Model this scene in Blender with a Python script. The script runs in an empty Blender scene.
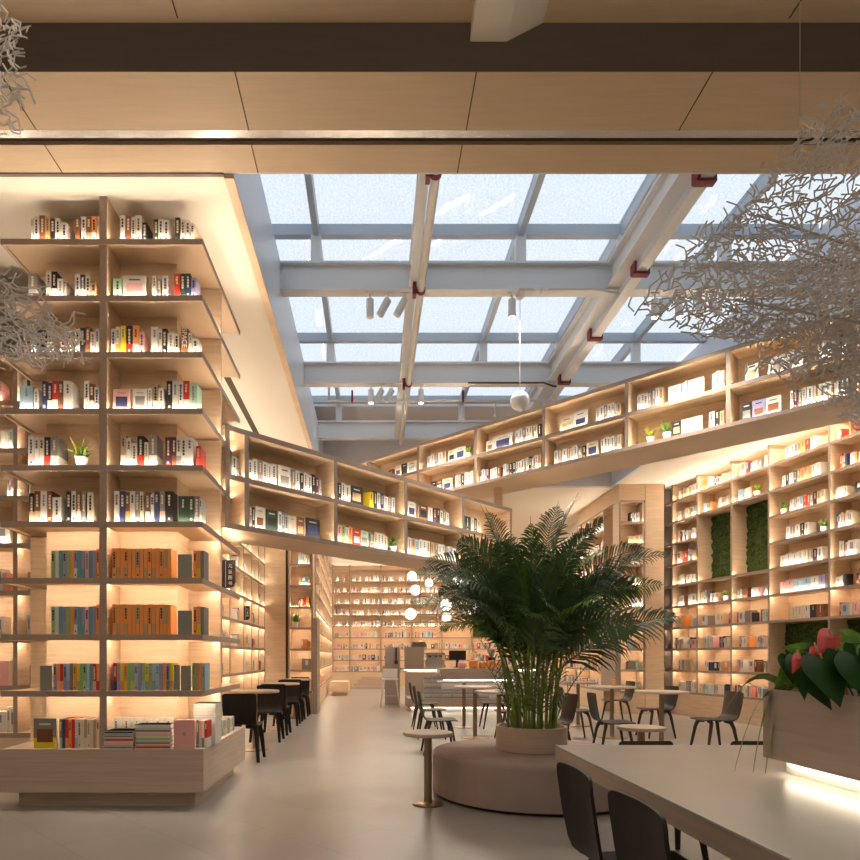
import bpy, math, random
from mathutils import Vector, Matrix
R = random.Random(7)
scene = bpy.context.scene
COL = scene.collection
# ------------------------------------------------------------------ camera
F = 639.0; CX = 373.0; CY = 657.0; EYE = 1.25
cd = bpy.data.cameras.new('camera'); cam = bpy.data.objects.new('camera', cd); COL.objects.link(cam)
cam.location = (0, 0, EYE); cam.rotation_euler = (math.pi/2, 0, 0)
cd.sensor_fit = 'HORIZONTAL'; cd.sensor_width = 36; cd.lens = F/860*36
cd.shift_x = (430-CX)/860; cd.shift_y = (CY-430)/860
cd.clip_start = .05; cd.clip_end = 200
scene.camera = cam
# ------------------------------------------------------------------ world, light, exposure
scene.view_settings.view_transform = 'Standard'; scene.view_settings.look = 'None'
scene.view_settings.exposure = 0.55; scene.view_settings.gamma = 1; scene.view_settings.use_curve_mapping = False
w = bpy.data.worlds.new('sky'); scene.world = w; w.use_nodes = True
bg = w.node_tree.nodes['Background']; bg.inputs[0].default_value = (.86, .93, 1.0, 1); bg.inputs[1].default_value = .90
LED = 42.0
def area(name, loc, sx, sy, power, color, rot=(0, 0, 0), portal=False):
    l = bpy.data.lights.new(name, 'AREA'); l.shape = 'RECTANGLE'; l.size = sx; l.size_y = sy; l.energy = power; l.color = color
    o = bpy.data.objects.new(name, l); COL.objects.link(o); o.location = loc; o.rotation_euler = rot
    if portal: l.cycles.is_portal = True
    return o
area('skylight_portal', (1.85, 9.6, 6.55), 7.0, 9.2, 1, (1, 1, 1), portal=True)
WARM = (1.0, .86, .70)
area('near_fill_light', (1.2, -1.6, 5.1), 6.0, 2.4, 62, (1.0, .93, .84))  # added fill light behind the camera, not a real fixture
area('near_fill_light', (-2.6, 1.6, 5.1), 2.0, 2.5, 35, WARM)  # added warm fill for the near left, not a real fixture
area('hall_fill_light', (1.9, 17.6, 4.98), 5.5, 4.5, 150, WARM)  # added fill to brighten the hall, not a real fixture
area('hall_fill_light', (1.9, 23.2, 4.98), 5.5, 4.5, 150, WARM)  # second added fill, deeper in the hall
area('right_fill_light', (7.4, 10.5, 4.98), 2.6, 6.0, 90, WARM)  # added fill to brighten the right side, not a real fixture
try:
    cy = scene.cycles
    cy.use_denoising = True; cy.max_bounces = 7; cy.diffuse_bounces = 4; cy.glossy_bounces = 3; cy.transmission_bounces = 3
    cy.transparent_max_bounces = 8; cy.caustics_reflective = False; cy.caustics_refractive = False; cy.sample_clamp_indirect = 5
    cy.use_light_tree = True
except Exception: pass
# ------------------------------------------------------------------ materials
MATS = {}
def mat(name, col, rough=.6, metal=0, noise=0, nscale=(8, 8, 8), bump=0, emit=0, spec=.4):
    if name in MATS: return MATS[name]
    m = bpy.data.materials.new(name); m.use_nodes = True; nt = m.node_tree; b = nt.nodes['Principled BSDF']
    b.inputs['Base Color'].default_value = (*col, 1); b.inputs['Roughness'].default_value = rough; b.inputs['Metallic'].default_value = metal
    if 'Specular IOR Level' in b.inputs: b.inputs['Specular IOR Level'].default_value = spec
    if emit:
        b.inputs['Emission Color'].default_value = (*col, 1); b.inputs['Emission Strength'].default_value = emit
    if noise or bump:
        tc = nt.nodes.new('ShaderNodeTexCoord'); mp = nt.nodes.new('ShaderNodeMapping'); mp.inputs['Scale'].default_value = nscale
        nz = nt.nodes.new('ShaderNodeTexNoise'); nz.inputs['Scale'].default_value = 1; nz.inputs['Detail'].default_value = 5
        nt.links.new(tc.outputs['Object'], mp.inputs[0]); nt.links.new(mp.outputs[0], nz.inputs['Vector'])
        if noise:
            cr = nt.nodes.new('ShaderNodeValToRGB')
            cr.color_ramp.elements[0].color = (*[c*(1-noise) for c in col], 1); cr.color_ramp.elements[1].color = (*[min(1, c*(1+noise)) for c in col], 1)
            cr.color_ramp.elements[0].position = .3; cr.color_ramp.elements[1].position = .7
            nt.links.new(nz.outputs['Fac'], cr.inputs[0]); nt.links.new(cr.outputs[0], b.inputs['Base Color'])
        if bump:
            bp = nt.nodes.new('ShaderNodeBump'); bp.inputs['Strength'].default_value = bump; bp.inputs['Distance'].default_value = .01
            nt.links.new(nz.outputs['Fac'], bp.inputs['Height']); nt.links.new(bp.outputs[0], b.inputs['Normal'])
    MATS[name] = m; return m
OAK = mat('light oak', (.745, .555, .37), .5, noise=.10, nscale=(3, 3, 45))
OAKH = mat('light oak laid across', (.745, .55, .365), .5, noise=.09, nscale=(1.5, 1.5, 60))
PLINTH = mat('washed oak', (.50, .40, .32), .5, noise=.10, nscale=(2, 2, 55))
EDGE = mat('oak edge with painted shade', (.40, .31, .25), .55, noise=.06, nscale=(30, 2, 30))  # same oak, darkened to put the shade on unlit shelf fronts into colour
SOFF = mat('soffit veneer', (.62, .46, .30), .45, noise=.05, nscale=(2, 30, 2))
CREAM = mat('cream plaster', (.82, .75, .64), .6)
DARKW_SHADE = mat('dark veneer and beam shade', (.16, .13, .115), .5, noise=.05, nscale=(2, 2, 40))  # on the sloping beam face this dark tone is painted shade
CHROME = mat('brushed steel rail', (.62, .60, .58), .25, .8)
SEAM = mat('seam', (.08, .055, .035), .8)
WHITEP = mat('white steel paint', (.66, .66, .66), .5)
BLUEP = mat('grey aluminium', (.42, .47, .54), .45)
REVEAL = mat('white skylight panel', (.62, .68, .76), .35)
GREYW = mat('grey plaster', (.60, .58, .58), .7)
RED = mat('red steel bracket', (.15, .006, .016), .5)
PIPE = mat('galvanised pipe', (.55, .52, .48), .4, .3)
BRASS = mat('brass', (.36, .27, .17), .3, .85)
STONE = mat('table stone', (.43, .415, .375), .25, noise=.05, nscale=(2, 1.2, 2))
DESKW = mat('desk side veneer', (.42, .34, .28), .5, noise=.08, nscale=(2, 2, 50))
TOPW = mat('table top veneer', (.55, .42, .33), .4, noise=.06, nscale=(3, 20, 3))
BLACKW = mat('black stained plywood', (.014, .012, .011), .55, noise=.2, nscale=(20, 20, 3), spec=.2)
GREYC = mat('smoked oak plywood', (.055, .042, .033), .5, noise=.2, nscale=(20, 20, 3), spec=.25)
FABRIC = mat('mauve grey velvet', (.36, .285, .26), .95, noise=.10, nscale=(3, 3, 3), spec=.1)
WHITE = mat('white', (.82, .80, .77), .5)
PAPER = mat('paper', (.85, .80, .70), .8)
BLACK = mat('black plastic', (.012, .012, .014), .4)
GREYM = mat('grey metal plate', (.30, .31, .28), .4, .3)
SOIL = mat('soil', (.05, .035, .02), .95, noise=.4, nscale=(60, 60, 60), bump=.6)
MOSS = mat('preserved moss', (.045, .075, .014), .95, noise=.75, nscale=(22, 22, 22), bump=1.0)
LEAFP = mat('palm leaflet', (.085, .155, .062), .3, noise=.45, nscale=(4, 4, 4), spec=.6)
LEAFL = mat('young palm leaflet', (.13, .26, .03), .4, noise=.3, nscale=(6, 6, 6))
CANE = mat('palm cane', (.16, .24, .05), .45, noise=.4, nscale=(8, 8, 12))
LEAFA = mat('anthurium leaf', (.018, .065, .014), .3, noise=.3, nscale=(9, 9, 9))
LEAFB = mat('fresh leaf', (.12, .27, .025), .5, noise=.3, nscale=(40, 40, 40))
LEAFY = mat('yellow leaf', (.55, .50, .04), .5)
SPATHE = mat('coral spathe', (.68, .10, .09), .3)
STICK = mat('pale lattice plastic', (.62, .58, .55), .5)
LEDM = mat('warm light strip', (1.0, .83, .64), emit=LED)
LEDF = mat('soft warm light strip', (1.0, .83, .64), emit=20); LEDD = mat('dim warm light strip', (1.0, .84, .64), emit=6)
GLOBE = mat('lit opal glass', (1.0, .93, .82), emit=2.2)
OPAL = mat('unlit opal glass', (.85, .85, .85), .2)
SPOTE = mat('spotlight lens', (1, .95, .85), emit=9)
def glass():
    m = bpy.data.materials.new('skylight glass'); m.use_nodes = True; nt = m.node_tree; nt.nodes.clear()
    o = nt.nodes.new('ShaderNodeOutputMaterial'); mx = nt.nodes.new('ShaderNodeMixShader'); tr = nt.nodes.new('ShaderNodeBsdfTransparent')
    gl = nt.nodes.new('ShaderNodeBsdfGlossy'); gl.inputs['Roughness'].default_value = .05
    tc = nt.nodes.new('ShaderNodeTexCoord'); nz = nt.nodes.new('ShaderNodeTexNoise'); nz.inputs['Scale'].default_value = 38; nz.inputs['Detail'].default_value = 3
    cr = nt.nodes.new('ShaderNodeValToRGB'); cr.color_ramp.elements[0].position = .35; cr.color_ramp.elements[0].color = (.84, .86, .89, 1)
    cr.color_ramp.elements[1].position = .6; cr.color_ramp.elements[1].color = (.92, .93, .94, 1)
    nt.links.new(tc.outputs['Object'], nz.inputs['Vector']); nt.links.new(nz.outputs['Fac'], cr.inputs[0]); nt.links.new(cr.outputs[0], tr.inputs[0])
    mx.inputs[0].default_value = .06; nt.links.new(tr.outputs[0], mx.inputs[1]); nt.links.new(gl.outputs[0], mx.inputs[2]); nt.links.new(mx.outputs[0], o.inputs[0])
    return m
GLASS = glass()
def floor_mat():
    m = bpy.data.materials.new('polished stone tile'); m.use_nodes = True; nt = m.node_tree; b = nt.nodes['Principled BSDF']
    tc = nt.nodes.new('ShaderNodeTexCoord'); mp = nt.nodes.new('ShaderNodeMapping'); mp.inputs['Rotation'].default_value = (0, 0, math.radians(45))
    br = nt.nodes.new('ShaderNodeTexBrick'); br.inputs['Scale'].default_value = 1; br.inputs['Brick Width'].default_value = 1.2; br.inputs['Row Height'].default_value = .6
    br.inputs['Mortar Size'].default_value = .003; br.inputs['Color1'].default_value = (.35, .335, .31, 1); br.inputs['Color2'].default_value = (.37, .35, .325, 1); br.inputs['Mortar'].default_value = (.27, .24, .21, 1)
    nz = nt.nodes.new('ShaderNodeTexNoise'); nz.inputs['Scale'].default_value = 1.6; nz.inputs['Detail'].default_value = 6
    mr = nt.nodes.new('ShaderNodeMapRange'); mr.inputs[3].default_value = .82; mr.inputs[4].default_value = 1.15
    mu = nt.nodes.new('ShaderNodeVectorMath'); mu.operation = 'SCALE'
    nt.links.new(tc.outputs['Object'], mp.inputs[0]); nt.links.new(mp.outputs[0], br.inputs['Vector']); nt.links.new(tc.outputs['Object'], nz.inputs['Vector'])
    nt.links.new(nz.outputs['Fac'], mr.inputs[0]); nt.links.new(br.outputs['Color'], mu.inputs[0]); nt.links.new(mr.outputs[0], mu.inputs['Scale'])
    nt.links.new(mu.outputs[0], b.inputs['Base Color'])
    rr = nt.nodes.new('ShaderNodeMapRange'); rr.inputs[3].default_value = .29; rr.inputs[4].default_value = .31
    nt.links.new(nz.outputs['Fac'], rr.inputs[0]); nt.links.new(rr.outputs[0], b.inputs['Roughness'])
    return m
FLOORM = floor_mat()
# book colours: code -> (everyday word, rgb)
BC = {'W': ('white', (.70, .67, .62)), 'C': ('cream', (.72, .62, .45)), 'K': ('black', (.02, .02, .022)), 'B': ('brown', (.20, .075, .035)),
      'T': ('tan', (.50, .34, .20)), 'O': ('orange', (.85, .33, .09)), 'R': ('red', (.60, .035, .02)), 'G': ('green', (.30, .48, .20)),
      'Y': ('yellow', (.80, .60, .03)), 'P': ('pink', (.80, .42, .40)), 'N': ('navy', (.035, .045, .12)), 'S': ('grey', (.24, .22, .21)),
      'L': ('pale blue', (.36, .52, .62)), 'D': ('dark green', (.03, .06, .04)), 'U': ('plum', (.10, .025, .045)), 'E': ('teal', (.14, .34, .38)),
      'V': ('violet', (.33, .31, .50)), 'M': ('mint', (.40, .62, .42))}
def bmat(c): return mat('book ' + BC[c][0], BC[c][1], .55)
for c in BC: bmat(c)
# ------------------------------------------------------------------ mesh building
class Fr:                                   # a line of shelving: origin, direction along it, direction into its depth
    def __init__(s, o, u, n=None):
        s.o = Vector((o[0], o[1])); s.u = Vector(u).normalized(); s.n = Vector(n).normalized() if n else Vector((-s.u.y, s.u.x))
    def p(s, a, d, z): q = s.o+s.u*a+s.n*d; return (q.x, q.y, z)
    def at(s, px, d=0):                     # length along the line whose image column is px
        k = (px-CX)/F; o = s.o+s.n*d; return (k*o.y-o.x)/(s.u.x-k*s.u.y)
    def rz(s): return math.atan2(s.u.y, s.u.x)
XY = Fr((0, 0), (1, 0), (0, 1))
def PX(px, Y): return (px-CX)/F*Y
def PZ(py, Y): return EYE+(CY-py)/F*Y
ORG = {}
class MB:
    def __init__(s): s.v = []; s.f = []; s.m = []
    def add(s, vs, fs, m=0):
        b = len(s.v); s.v += [tuple(v) for v in vs]; s.f += [tuple(i+b for i in f) for f in fs]; s.m += [m]*len(fs)
    def hexa(s, c, m=0): s.add(c, [(0, 3, 2, 1), (4, 5, 6, 7), (0, 1, 5, 4), (1, 2, 6, 5), (2, 3, 7, 6), (3, 0, 4, 7)], m)
    def fbox(s, fr, a0, a1, d0, d1, z0, z1, m=0):
        s.hexa([fr.p(a0, d0, z0), fr.p(a1, d0, z0), fr.p(a1, d1, z0), fr.p(a0, d1, z0), fr.p(a0, d0, z1), fr.p(a1, d0, z1), fr.p(a1, d1, z1), fr.p(a0, d1, z1)], m); return s
    def box(s, x0, x1, y0, y1, z0, z1, m=0): return s.fbox(XY, x0, x1, y0, y1, z0, z1, m)
    def tube(s, pts, rad, n=8, m=0, flat=1.0, up=(0, 0, 1)):
        pts = [Vector(p) for p in pts]; k = len(pts); rad = rad if isinstance(rad, (list, tuple)) else [rad]*k; vs = []
        for i, p in enumerate(pts):
            t = (pts[min(i+1, k-1)]-pts[max(i-1, 0)]).normalized(); a = Vector(up)
            if abs(t.dot(a)) > .95: a = Vector((1, 0, 0)) if abs(t.x) < .8 else Vector((0, 1, 0))
            x = t.cross(a).normalized(); y = x.cross(t)
            vs += [p+(x*math.cos(2*math.pi*j/n)+y*math.sin(2*math.pi*j/n)*flat)*rad[i] for j in range(n)]
        fs = [(i*n+j, i*n+(j+1) % n, (i+1)*n+(j+1) % n, (i+1)*n+j) for i in range(k-1) for j in range(n)]
        fs += [tuple(range(n))[::-1], tuple((k-1)*n+j for j in range(n))]; s.add(vs, fs, m); return s
    def lathe(s, c, prof, n=32, m=0):       # prof: list of (r, z) bottom to top, c: centre x, y
        vs = [(c[0]+r*math.cos(2*math.pi*j/n), c[1]+r*math.sin(2*math.pi*j/n), z) for r, z in prof for j in range(n)]; k = len(prof)
        fs = [(i*n+j, i*n+(j+1) % n, (i+1)*n+(j+1) % n, (i+1)*n+j) for i in range(k-1) for j in range(n)]
        if prof[0][0] > 1e-5: fs.append(tuple(range(n))[::-1])
        if prof[-1][0] > 1e-5: fs.append(tuple((k-1)*n+j for j in range(n)))
        s.add(vs, fs, m); return s
    def ball(s, c, r, n=16, m=0):
        return s.lathe((c[0], c[1]), [(max(1e-6, r*math.sin(math.pi*i/10)), c[2]-r*math.cos(math.pi*i/10)) for i in range(11)], n, m)
    def prism(s, fr, poly, d0, d1, m=0):    # poly in (a, z), pushed through depth
        n = len(poly); vs = [fr.p(a, d0, z) for a, z in poly]+[fr.p(a, d1, z) for a, z in poly]
        s.add(vs, [tuple(range(n)), tuple(range(n, 2*n))[::-1]]+[(i, i+n, (i+1) % n+n, (i+1) % n) for i in range(n)], m); return s
    def build(s, name, mats, parent=None, smooth=False, bevel=0, loc=None):
        if not isinstance(mats, (list, tuple)): mats = [mats]
        if parent is not None: o3 = ORG[parent.name]
        elif loc is not None: o3 = Vector(loc)
        else:
            xs = [v[0] for v in s.v]; ys = [v[1] for v in s.v]; zs = [v[2] for v in s.v]; o3 = Vector(((min(xs)+max(xs))/2, (min(ys)+max(ys))/2, min(zs)))
        me = bpy.data.meshes.new(name); me.from_pydata([(v[0]-o3.x, v[1]-o3.y, v[2]-o3.z) for v in s.v], [], s.f)
        for m in mats: me.materials.append(m)
        if len(mats) > 1: me.polygons.foreach_set('material_index', s.m)
        if smooth: me.polygons.foreach_set('use_smooth', [True]*len(s.f))
        me.update(); o = bpy.data.objects.new(name, me); COL.objects.link(o)
        if parent is not None: o.parent = parent
        else: o.location = o3
        ORG[o.name] = o3
        if bevel:
            b = o.modifiers.new('bevel', 'BEVEL'); b.width = bevel; b.segments = 2; b.limit_method = 'ANGLE'
        if smooth:
            try:
                import bmesh
                bm = bmesh.new(); bm.from_mesh(me)
                for e in bm.edges:
                    if len(e.link_faces) == 2 and e.calc_face_angle(0) > .7: e.smooth = False
                bm.to_mesh(me); bm.free()
            except Exception: pass
        return o
def tag(o, label=None, cat=None, group=None, kind=None):
    if label: o['label'] = label
    if cat: o['category'] = cat
    if group: o['group'] = group
    if kind: o['kind'] = kind
    return o
def thing(name, loc, label, cat, group=None, kind=None):
    o = bpy.data.objects.new(name, None); COL.objects.link(o); o.location = loc; ORG[o.name] = Vector(loc); o.empty_display_size = .1
    return tag(o, label, cat, group, kind)
def copy_tree(o, parent=None):
    c = o.copy(); COL.objects.link(c); c.parent = parent; ORG[c.name] = ORG.get(o.name, Vector((0, 0, 0)))
    for ch in o.children: copy_tree(ch, c)
    return c
def struct(mb, name, mats, label, **k): return tag(mb.build(name, mats, **k), label, None, None, 'structure')
ORD = 'first second third fourth fifth sixth seventh eighth ninth tenth eleventh twelfth thirteenth fourteenth fifteenth sixteenth seventeenth eighteenth nineteenth twentieth'.split()
def ordn(i): return ORD[i] if i < 20 else ('twenty-'+ORD[i-20] if i < 29 else 'thirtieth' if i == 29 else 'thirty-'+ORD[i-30])
def text(name, body, size, M, parent, loc, rot, ext=.0005):
    fc = bpy.data.curves.new(name, 'FONT'); fc.body = body; fc.size = size; fc.extrude = ext; fc.align_x = 'CENTER'
    to = bpy.data.objects.new(name+'_tmp', fc); COL.objects.link(to); bpy.context.view_layer.update()
    me = bpy.data.meshes.new_from_object(to.evaluated_get(bpy.context.evaluated_depsgraph_get())); bpy.data.objects.remove(to); me.materials.clear(); me.materials.append(M)
    o = bpy.data.objects.new(name, me); COL.objects.link(o); o.parent = parent; o.location = loc; o.rotation_euler = rot; ORG[o.name] = Vector((0, 0, 0)); return o
# ------------------------------------------------------------------ room shell
H = 5.04
struct(MB().box(-7, 10.5, -4, 26.9, -.1, 0), 'floor', FLOORM, 'pale polished stone tile floor of the bookshop')
struct(MB().box(-7.1, -7, -4, 14.5, 0, 6.7), 'wall_left', CREAM, 'cream wall far beyond the corner bookcase')
struct(MB().box(10.5, 10.6, -4, 26.9, 0, 6.7), 'wall_right', CREAM, 'cream wall behind the long bookcase')
struct(MB().box(-7, 10.5, -4.1, -4, 0, 6.7), 'wall_front', CREAM, 'cream wall on the entrance side')
struct(MB().box(-7, 10.5, 26.8, 26.9, 0, 5.1), 'wall_back', OAK, 'oak wall behind the far book wall')
struct(MB().box(-7, -1.161, 5.035, 14.301, H, H+.12).box(5.361, 10.5, 5.021, 14.301, H, H+.12).box(-7, 10.5, 14.302, 26.9, H, H+.12), 'ceiling', CREAM, 'cream ceiling around the skylight and over the hall')
# soffit of the near zone
struct(MB().box(-7, 10.5, 4.73, 5.0, H, H+.5), 'trim_1', SOFF, 'tan veneer soffit board at the edge of the skylight')
struct(MB().box(-7, -1.17, 5.001, 5.034, H-.008, H+.5), 'trim_2', DARKW_SHADE, 'thin dark strip above the corner bookcase')
struct(MB().box(-7, 10.5, 4.685, 4.729, H+.03, H+.06), 'trim_3', SEAM, 'dark shadow gap beside the steel rail')
struct(MB().box(-7, 10.5, 4.60, 4.684, H+.015, H+.045), 'trim_4', CHROME, 'shiny steel rail running across the soffit')
struct(MB().box(-7, 10.5, 4.14, 4.598, H, H+.5), 'trim_5', SOFF, 'wide tan veneer soffit across the ceiling')
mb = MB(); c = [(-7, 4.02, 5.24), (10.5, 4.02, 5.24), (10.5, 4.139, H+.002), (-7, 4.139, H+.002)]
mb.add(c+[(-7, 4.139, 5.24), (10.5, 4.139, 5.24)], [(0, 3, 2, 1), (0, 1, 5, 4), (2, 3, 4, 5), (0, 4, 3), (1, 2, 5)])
struct(mb, 'trim_6', DARKW_SHADE, 'sloping face of the ceiling beam with its shade painted dark')  # shade of the face turned from the skylight, put into its colour
struct(MB().box(-7, 10.5, -4, 4.05, 5.241, 5.4), 'ceiling_near', SOFF, 'beige veneer ceiling over the near seats')
mb = MB(); mb.prism(Fr((0, 0), (1, 0), (0, 1)), [(.617, 5.165), (.85, 5.165), (1.07, 5.24), (.617, 5.24)], 2.9, 4.068)
struct(mb, 'trim_7', CREAM, 'small cream beam end under the near ceiling')
mb = MB()                                   # panel joints, thin recessed lines between boards
for x in (-2.42, -.894, .67, 2.20):
    mb.box(x-.004, x+.004, 4.14, 4.6, H-.0025, H+.001)
for x in (-2.43, -.9, .66, 3.9): mb.box(x-.004, x+.004, 4.73, 5.0, H-.0025, H+.001)
for x in (-1.22, .95, 2.6): mb.box(x-.004, x+.004, 2.4, 3.99, 5.238, 5.242)
struct(mb, 'trim_8', SEAM, 'thin joints between the ceiling boards')
struct(MB().box(-2.02, -1.93, 8.0, 12.0, H-.006, H+.01), 'trim_9', SEAM, 'dark slot in the cream ceiling beside the skylight')
# skylight well
struct(MB().box(-1.16, -1.10, 5.021, 14.2, H, 5.95), 'wall_skylight_left', REVEAL, 'pale blue-white panel lining the left of the skylight')
struct(MB().box(-1.17, -1.095, 5.021, 14.2, H-.03, H-.001), 'trim_10', OAK, 'oak edge strip at the foot of the skylight lining')
struct(MB().box(5.3, 5.36, 5.021, 14.2, H, 6.32), 'wall_skylight_right', REVEAL, 'pale panel lining the right of the skylight')
struct(MB().box(-1.6, 5.36, 14.201, 14.3, H, 6.32), 'wall_skylight_back', GREYW, 'grey wall at the far end of the skylight')
struct(MB().box(-1.6, 5.36, 5.001, 5.02, H+.003, 6.32), 'wall_skylight_front', REVEAL, 'pale panel at the near end of the skylight')
struct(MB().box(-1.66, -1.6, 5.0, 14.3, 5.9, 6.45).box(-1.6, -1.161, 5.021, 14.2, 5.9, 5.949).box(5.36, 10.5, 5, 14.3, 6.33, 6.4).box(-7, 10.5, 12.95, 14.3, 6.33, 6.4).box(-7, 10.5, -4, 4.94, 5.42, 5.5), 'roof', GREYW, 'grey roof slab around the skylight')
# glazing
mbf = MB(); RX = [-.68, .54, 1.76, 2.98, 4.20]; PY = [5.1, 7.64, 10.19, 12.63]
for x in RX: mbf.box(x-.035, x+.035, 5.0, 12.95, 6.26, 6.44)
for y in PY: mbf.box(-1.6, 5.3, y-.045, y+.045, 6.27, 6.40)
win = struct(mbf, 'window_1', BLUEP, 'skylight frame of grey aluminium rafters and purlins')
xs = [-1.6]+RX+[5.3]; ys = PY+[12.95]
for i in range(len(xs)-1):
    for j in range(len(ys)-1):
        MB().box(xs[i]+.035, xs[i+1]-.035, ys[j]+.05, ys[j+1]-.05, 6.385, 6.395).build('glass_pane', GLASS, win)
def ibeam(mb, fr, a0, a1, d, z0, z1, w=.13):
    mb.fbox(fr, a0, a1, d-w/2, d+w/2, z0, z0+.025); mb.fbox(fr, a0, a1, d-.02, d+.02, z0+.025, z1-.025); mb.fbox(fr, a0, a1, d-w/2, d+w/2, z1-.025, z1)
for k, y in enumerate((7.64, 10.22, 12.75)):
    mb = MB(); ibeam(mb, XY, -1.1, 5.3, y, 5.60, 5.94, .16)
    b = struct(mb, 'steel_beam', WHITEP, '%s white steel beam across the skylight' % ('nearest', 'middle', 'farthest')[k])
    for x in RX: MB().box(x-.06, x+.06, y-.05, y+.05, 5.9405, 6.268).build('stub_post', WHITEP, b)
for k, (x, wd) in enumerate(((.47, .09), (2.85, .16))):
    mb = MB(); yy = [4.94, 7.55, 7.73, 10.13, 10.31, 12.66]
    for j in (0, 2, 4): ibeam(mb, Fr((x, 0), (0, 1), (1, 0)), yy[j], yy[j+1], 0, 5.62, 5.92, wd)
    struct(mb, 'steel_beam', WHITEP, ('slender white steel beam running away beside the conduit', 'broad white steel beam running away with red clamps')[k])
# conduit under the slender beam, tray under the broad one
t = thing('conduit_pipe', (.60, 4.9, 5.5), 'thick round conduit running away under the slender skylight beam', 'pipe')
MB().tube([(.56, 5.03, 5.56), (.56, 12.9, 5.56)], .045, 12).build('tube', PIPE, t, smooth=True)
for y in (5.66, 7.48, 10.05):
    MB().box(.465, .505, y-.05, y+.05, 5.47, 5.615).tube([(.56, y, 5.56), (.56, y+.05, 5.56)], .055, 12).build('bracket', RED, t)
t = thing('cable_tray', (2.96, 4.9, 5.45), 'white cable tray hung under the broad skylight beam', 'cable tray')
MB().box(2.90, 3.02, 5.03, 12.6, 5.50, 5.58).build('channel', WHITEP, t)
for y in (5.7, 7.07, 8.51, 9.88): MB().box(2.87, 3.05, y-.04, y+.04, 5.47, 5.495).box(3.025, 3.05, y-.04, y+.04, 5.495, 5.60).box(2.87, 2.895, y-.06, y+.06, 5.495, 5.60).build('bracket', RED, t)
t = thing('sprinkler_pipe', (2.0, 10.4, 5.4), 'thin white sprinkler pipe crossing under the middle skylight beam', 'pipe')
MB().tube([(-.75, 10.45, 5.44), (3.4, 10.45, 5.44)], .022, 8).tube([(-.72, 10.45, 5.46), (-.72, 10.45, 5.95)], .02, 8).build('tube', WHITEP, t, smooth=True)
for x in (-.34, 1.47): MB().box(x-.015, x+.015, 10.41, 10.49, 5.42, 5.598).build('hanger', RED, t)
for x in (1.47, 2.0): MB().tube([(x, 10.45, 5.46), (x, 10.45, 5.2)], .012, 6).lathe((x, 10.45), [(.001, 5.16), (.03, 5.19), (.012, 5.22)], 8).build('nozzle', CHROME, t)
t = thing('electric_conduit', (2.3, 7.5, 5.55), 'grey electric conduit with junction boxes along the nearest beam', 'conduit')
MB().tube([(1.65, 7.53, 5.585), (2.6, 7.53, 5.585), (2.75, 7.53, 5.56), (2.9, 7.53, 5.53)], .014, 8).build('tube', PIPE, t, smooth=True)
for x in (1.67, 1.93, 2.02): MB().box(x-.04, x+.04, 7.49, 7.57, 5.545, 5.60).build('junction_box', WHITEP, t, bevel=.006)
t = thing('electric_conduit', (2.3, 10.1, 5.55), 'dark electric conduit along the middle beam', 'conduit')
MB().tube([(1.5, 10.1, 5.585), (2.7, 10.1, 5.585), (2.85, 10.1, 5.53), (3.0, 10.1, 5.52)], .014, 8).build('tube', SEAM, t, smooth=True)
def spotlight(x, y, z, tilt, lit, label, grp):
    t = thing('spotlight', (x, y, z), label, 'spotlight', grp)
    MB().tube([(x, y, z), (x, y, z-.10)], .010, 6).box(x-.05, x+.05, y-.02, y+.02, z-.012, z).build('stem', WHITEP, t)
    a = Vector((x, y, z-.08)); d = Vector((math.sin(tilt)*-1, 0, -math.cos(tilt))).normalized()
    MB().tube([a, a+d*.21], .045, 14).build('body', WHITEP, t, smooth=True)
    if lit:
        l = bpy.data.lights.new('spotlight_lamp', 'SPOT'); l.energy = 150; l.color = (1, .88, .72); l.spot_size = 2.3; l.spot_blend = .8; l.shadow_soft_size = .04
        q = bpy.data.objects.new('spotlight_lamp', l); COL.objects.link(q); q.parent = t; q.location = a+d*.23-Vector((x, y, z)); q.rotation_euler = (-.25, -tilt, 0)
    MB().tube([a+d*.211, a+d*.216], .034, 12).build('lens', SPOTE if lit else WHITE, t)
k = 0
for px, ti, lit in ((370, 0, 0), (388, .5, 0), (405, .5, 0), (512, 0, 1), (655, 0, 1), (678, -.1, 1), (699, 0, 0), (712, -.4, 0)):
    spotlight(PX(px, 7.64), 7.64, 5.60, ti, lit, '%s%s white spotlight from the left under the nearest beam' % ('lit ' if lit else 'tilted ' if ti else '', ordn(k)), 'spotlights under the nearest beam'); k += 1
k = 0
for px, ti, lit in ((371, 0, 1), (382, .5, 0), (392, .5, 0), (421, 0, 1)):
    spotlight(PX(px, 10.22), 10.22, 5.60, ti, lit, '%s%s white spotlight from the left under the middle beam' % ('lit ' if lit else 'tilted ', ordn(k)), 'spotlights under the middle beam'); k += 1
t = thing('pendant_lamp', (PX(517, 7.64), 7.64, 5.6), 'white opal globe pendant hanging on a long cord below the skylight', 'pendant lamp')
x = PX(520, 7.64); MB().tube([(x, 7.64, 5.6), (x, 7.64, 4.42)], .004, 6).build('cord', WHITE, t)
MB().lathe((x, 7.64), [(.045, 5.54), (.05, 5.56), (.05, 5.598)], 16).build('canopy', WHITE, t)
MB().ball((x, 7.64, 4.31), .115, 24).build('globe', OPAL, t, smooth=True)
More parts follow.
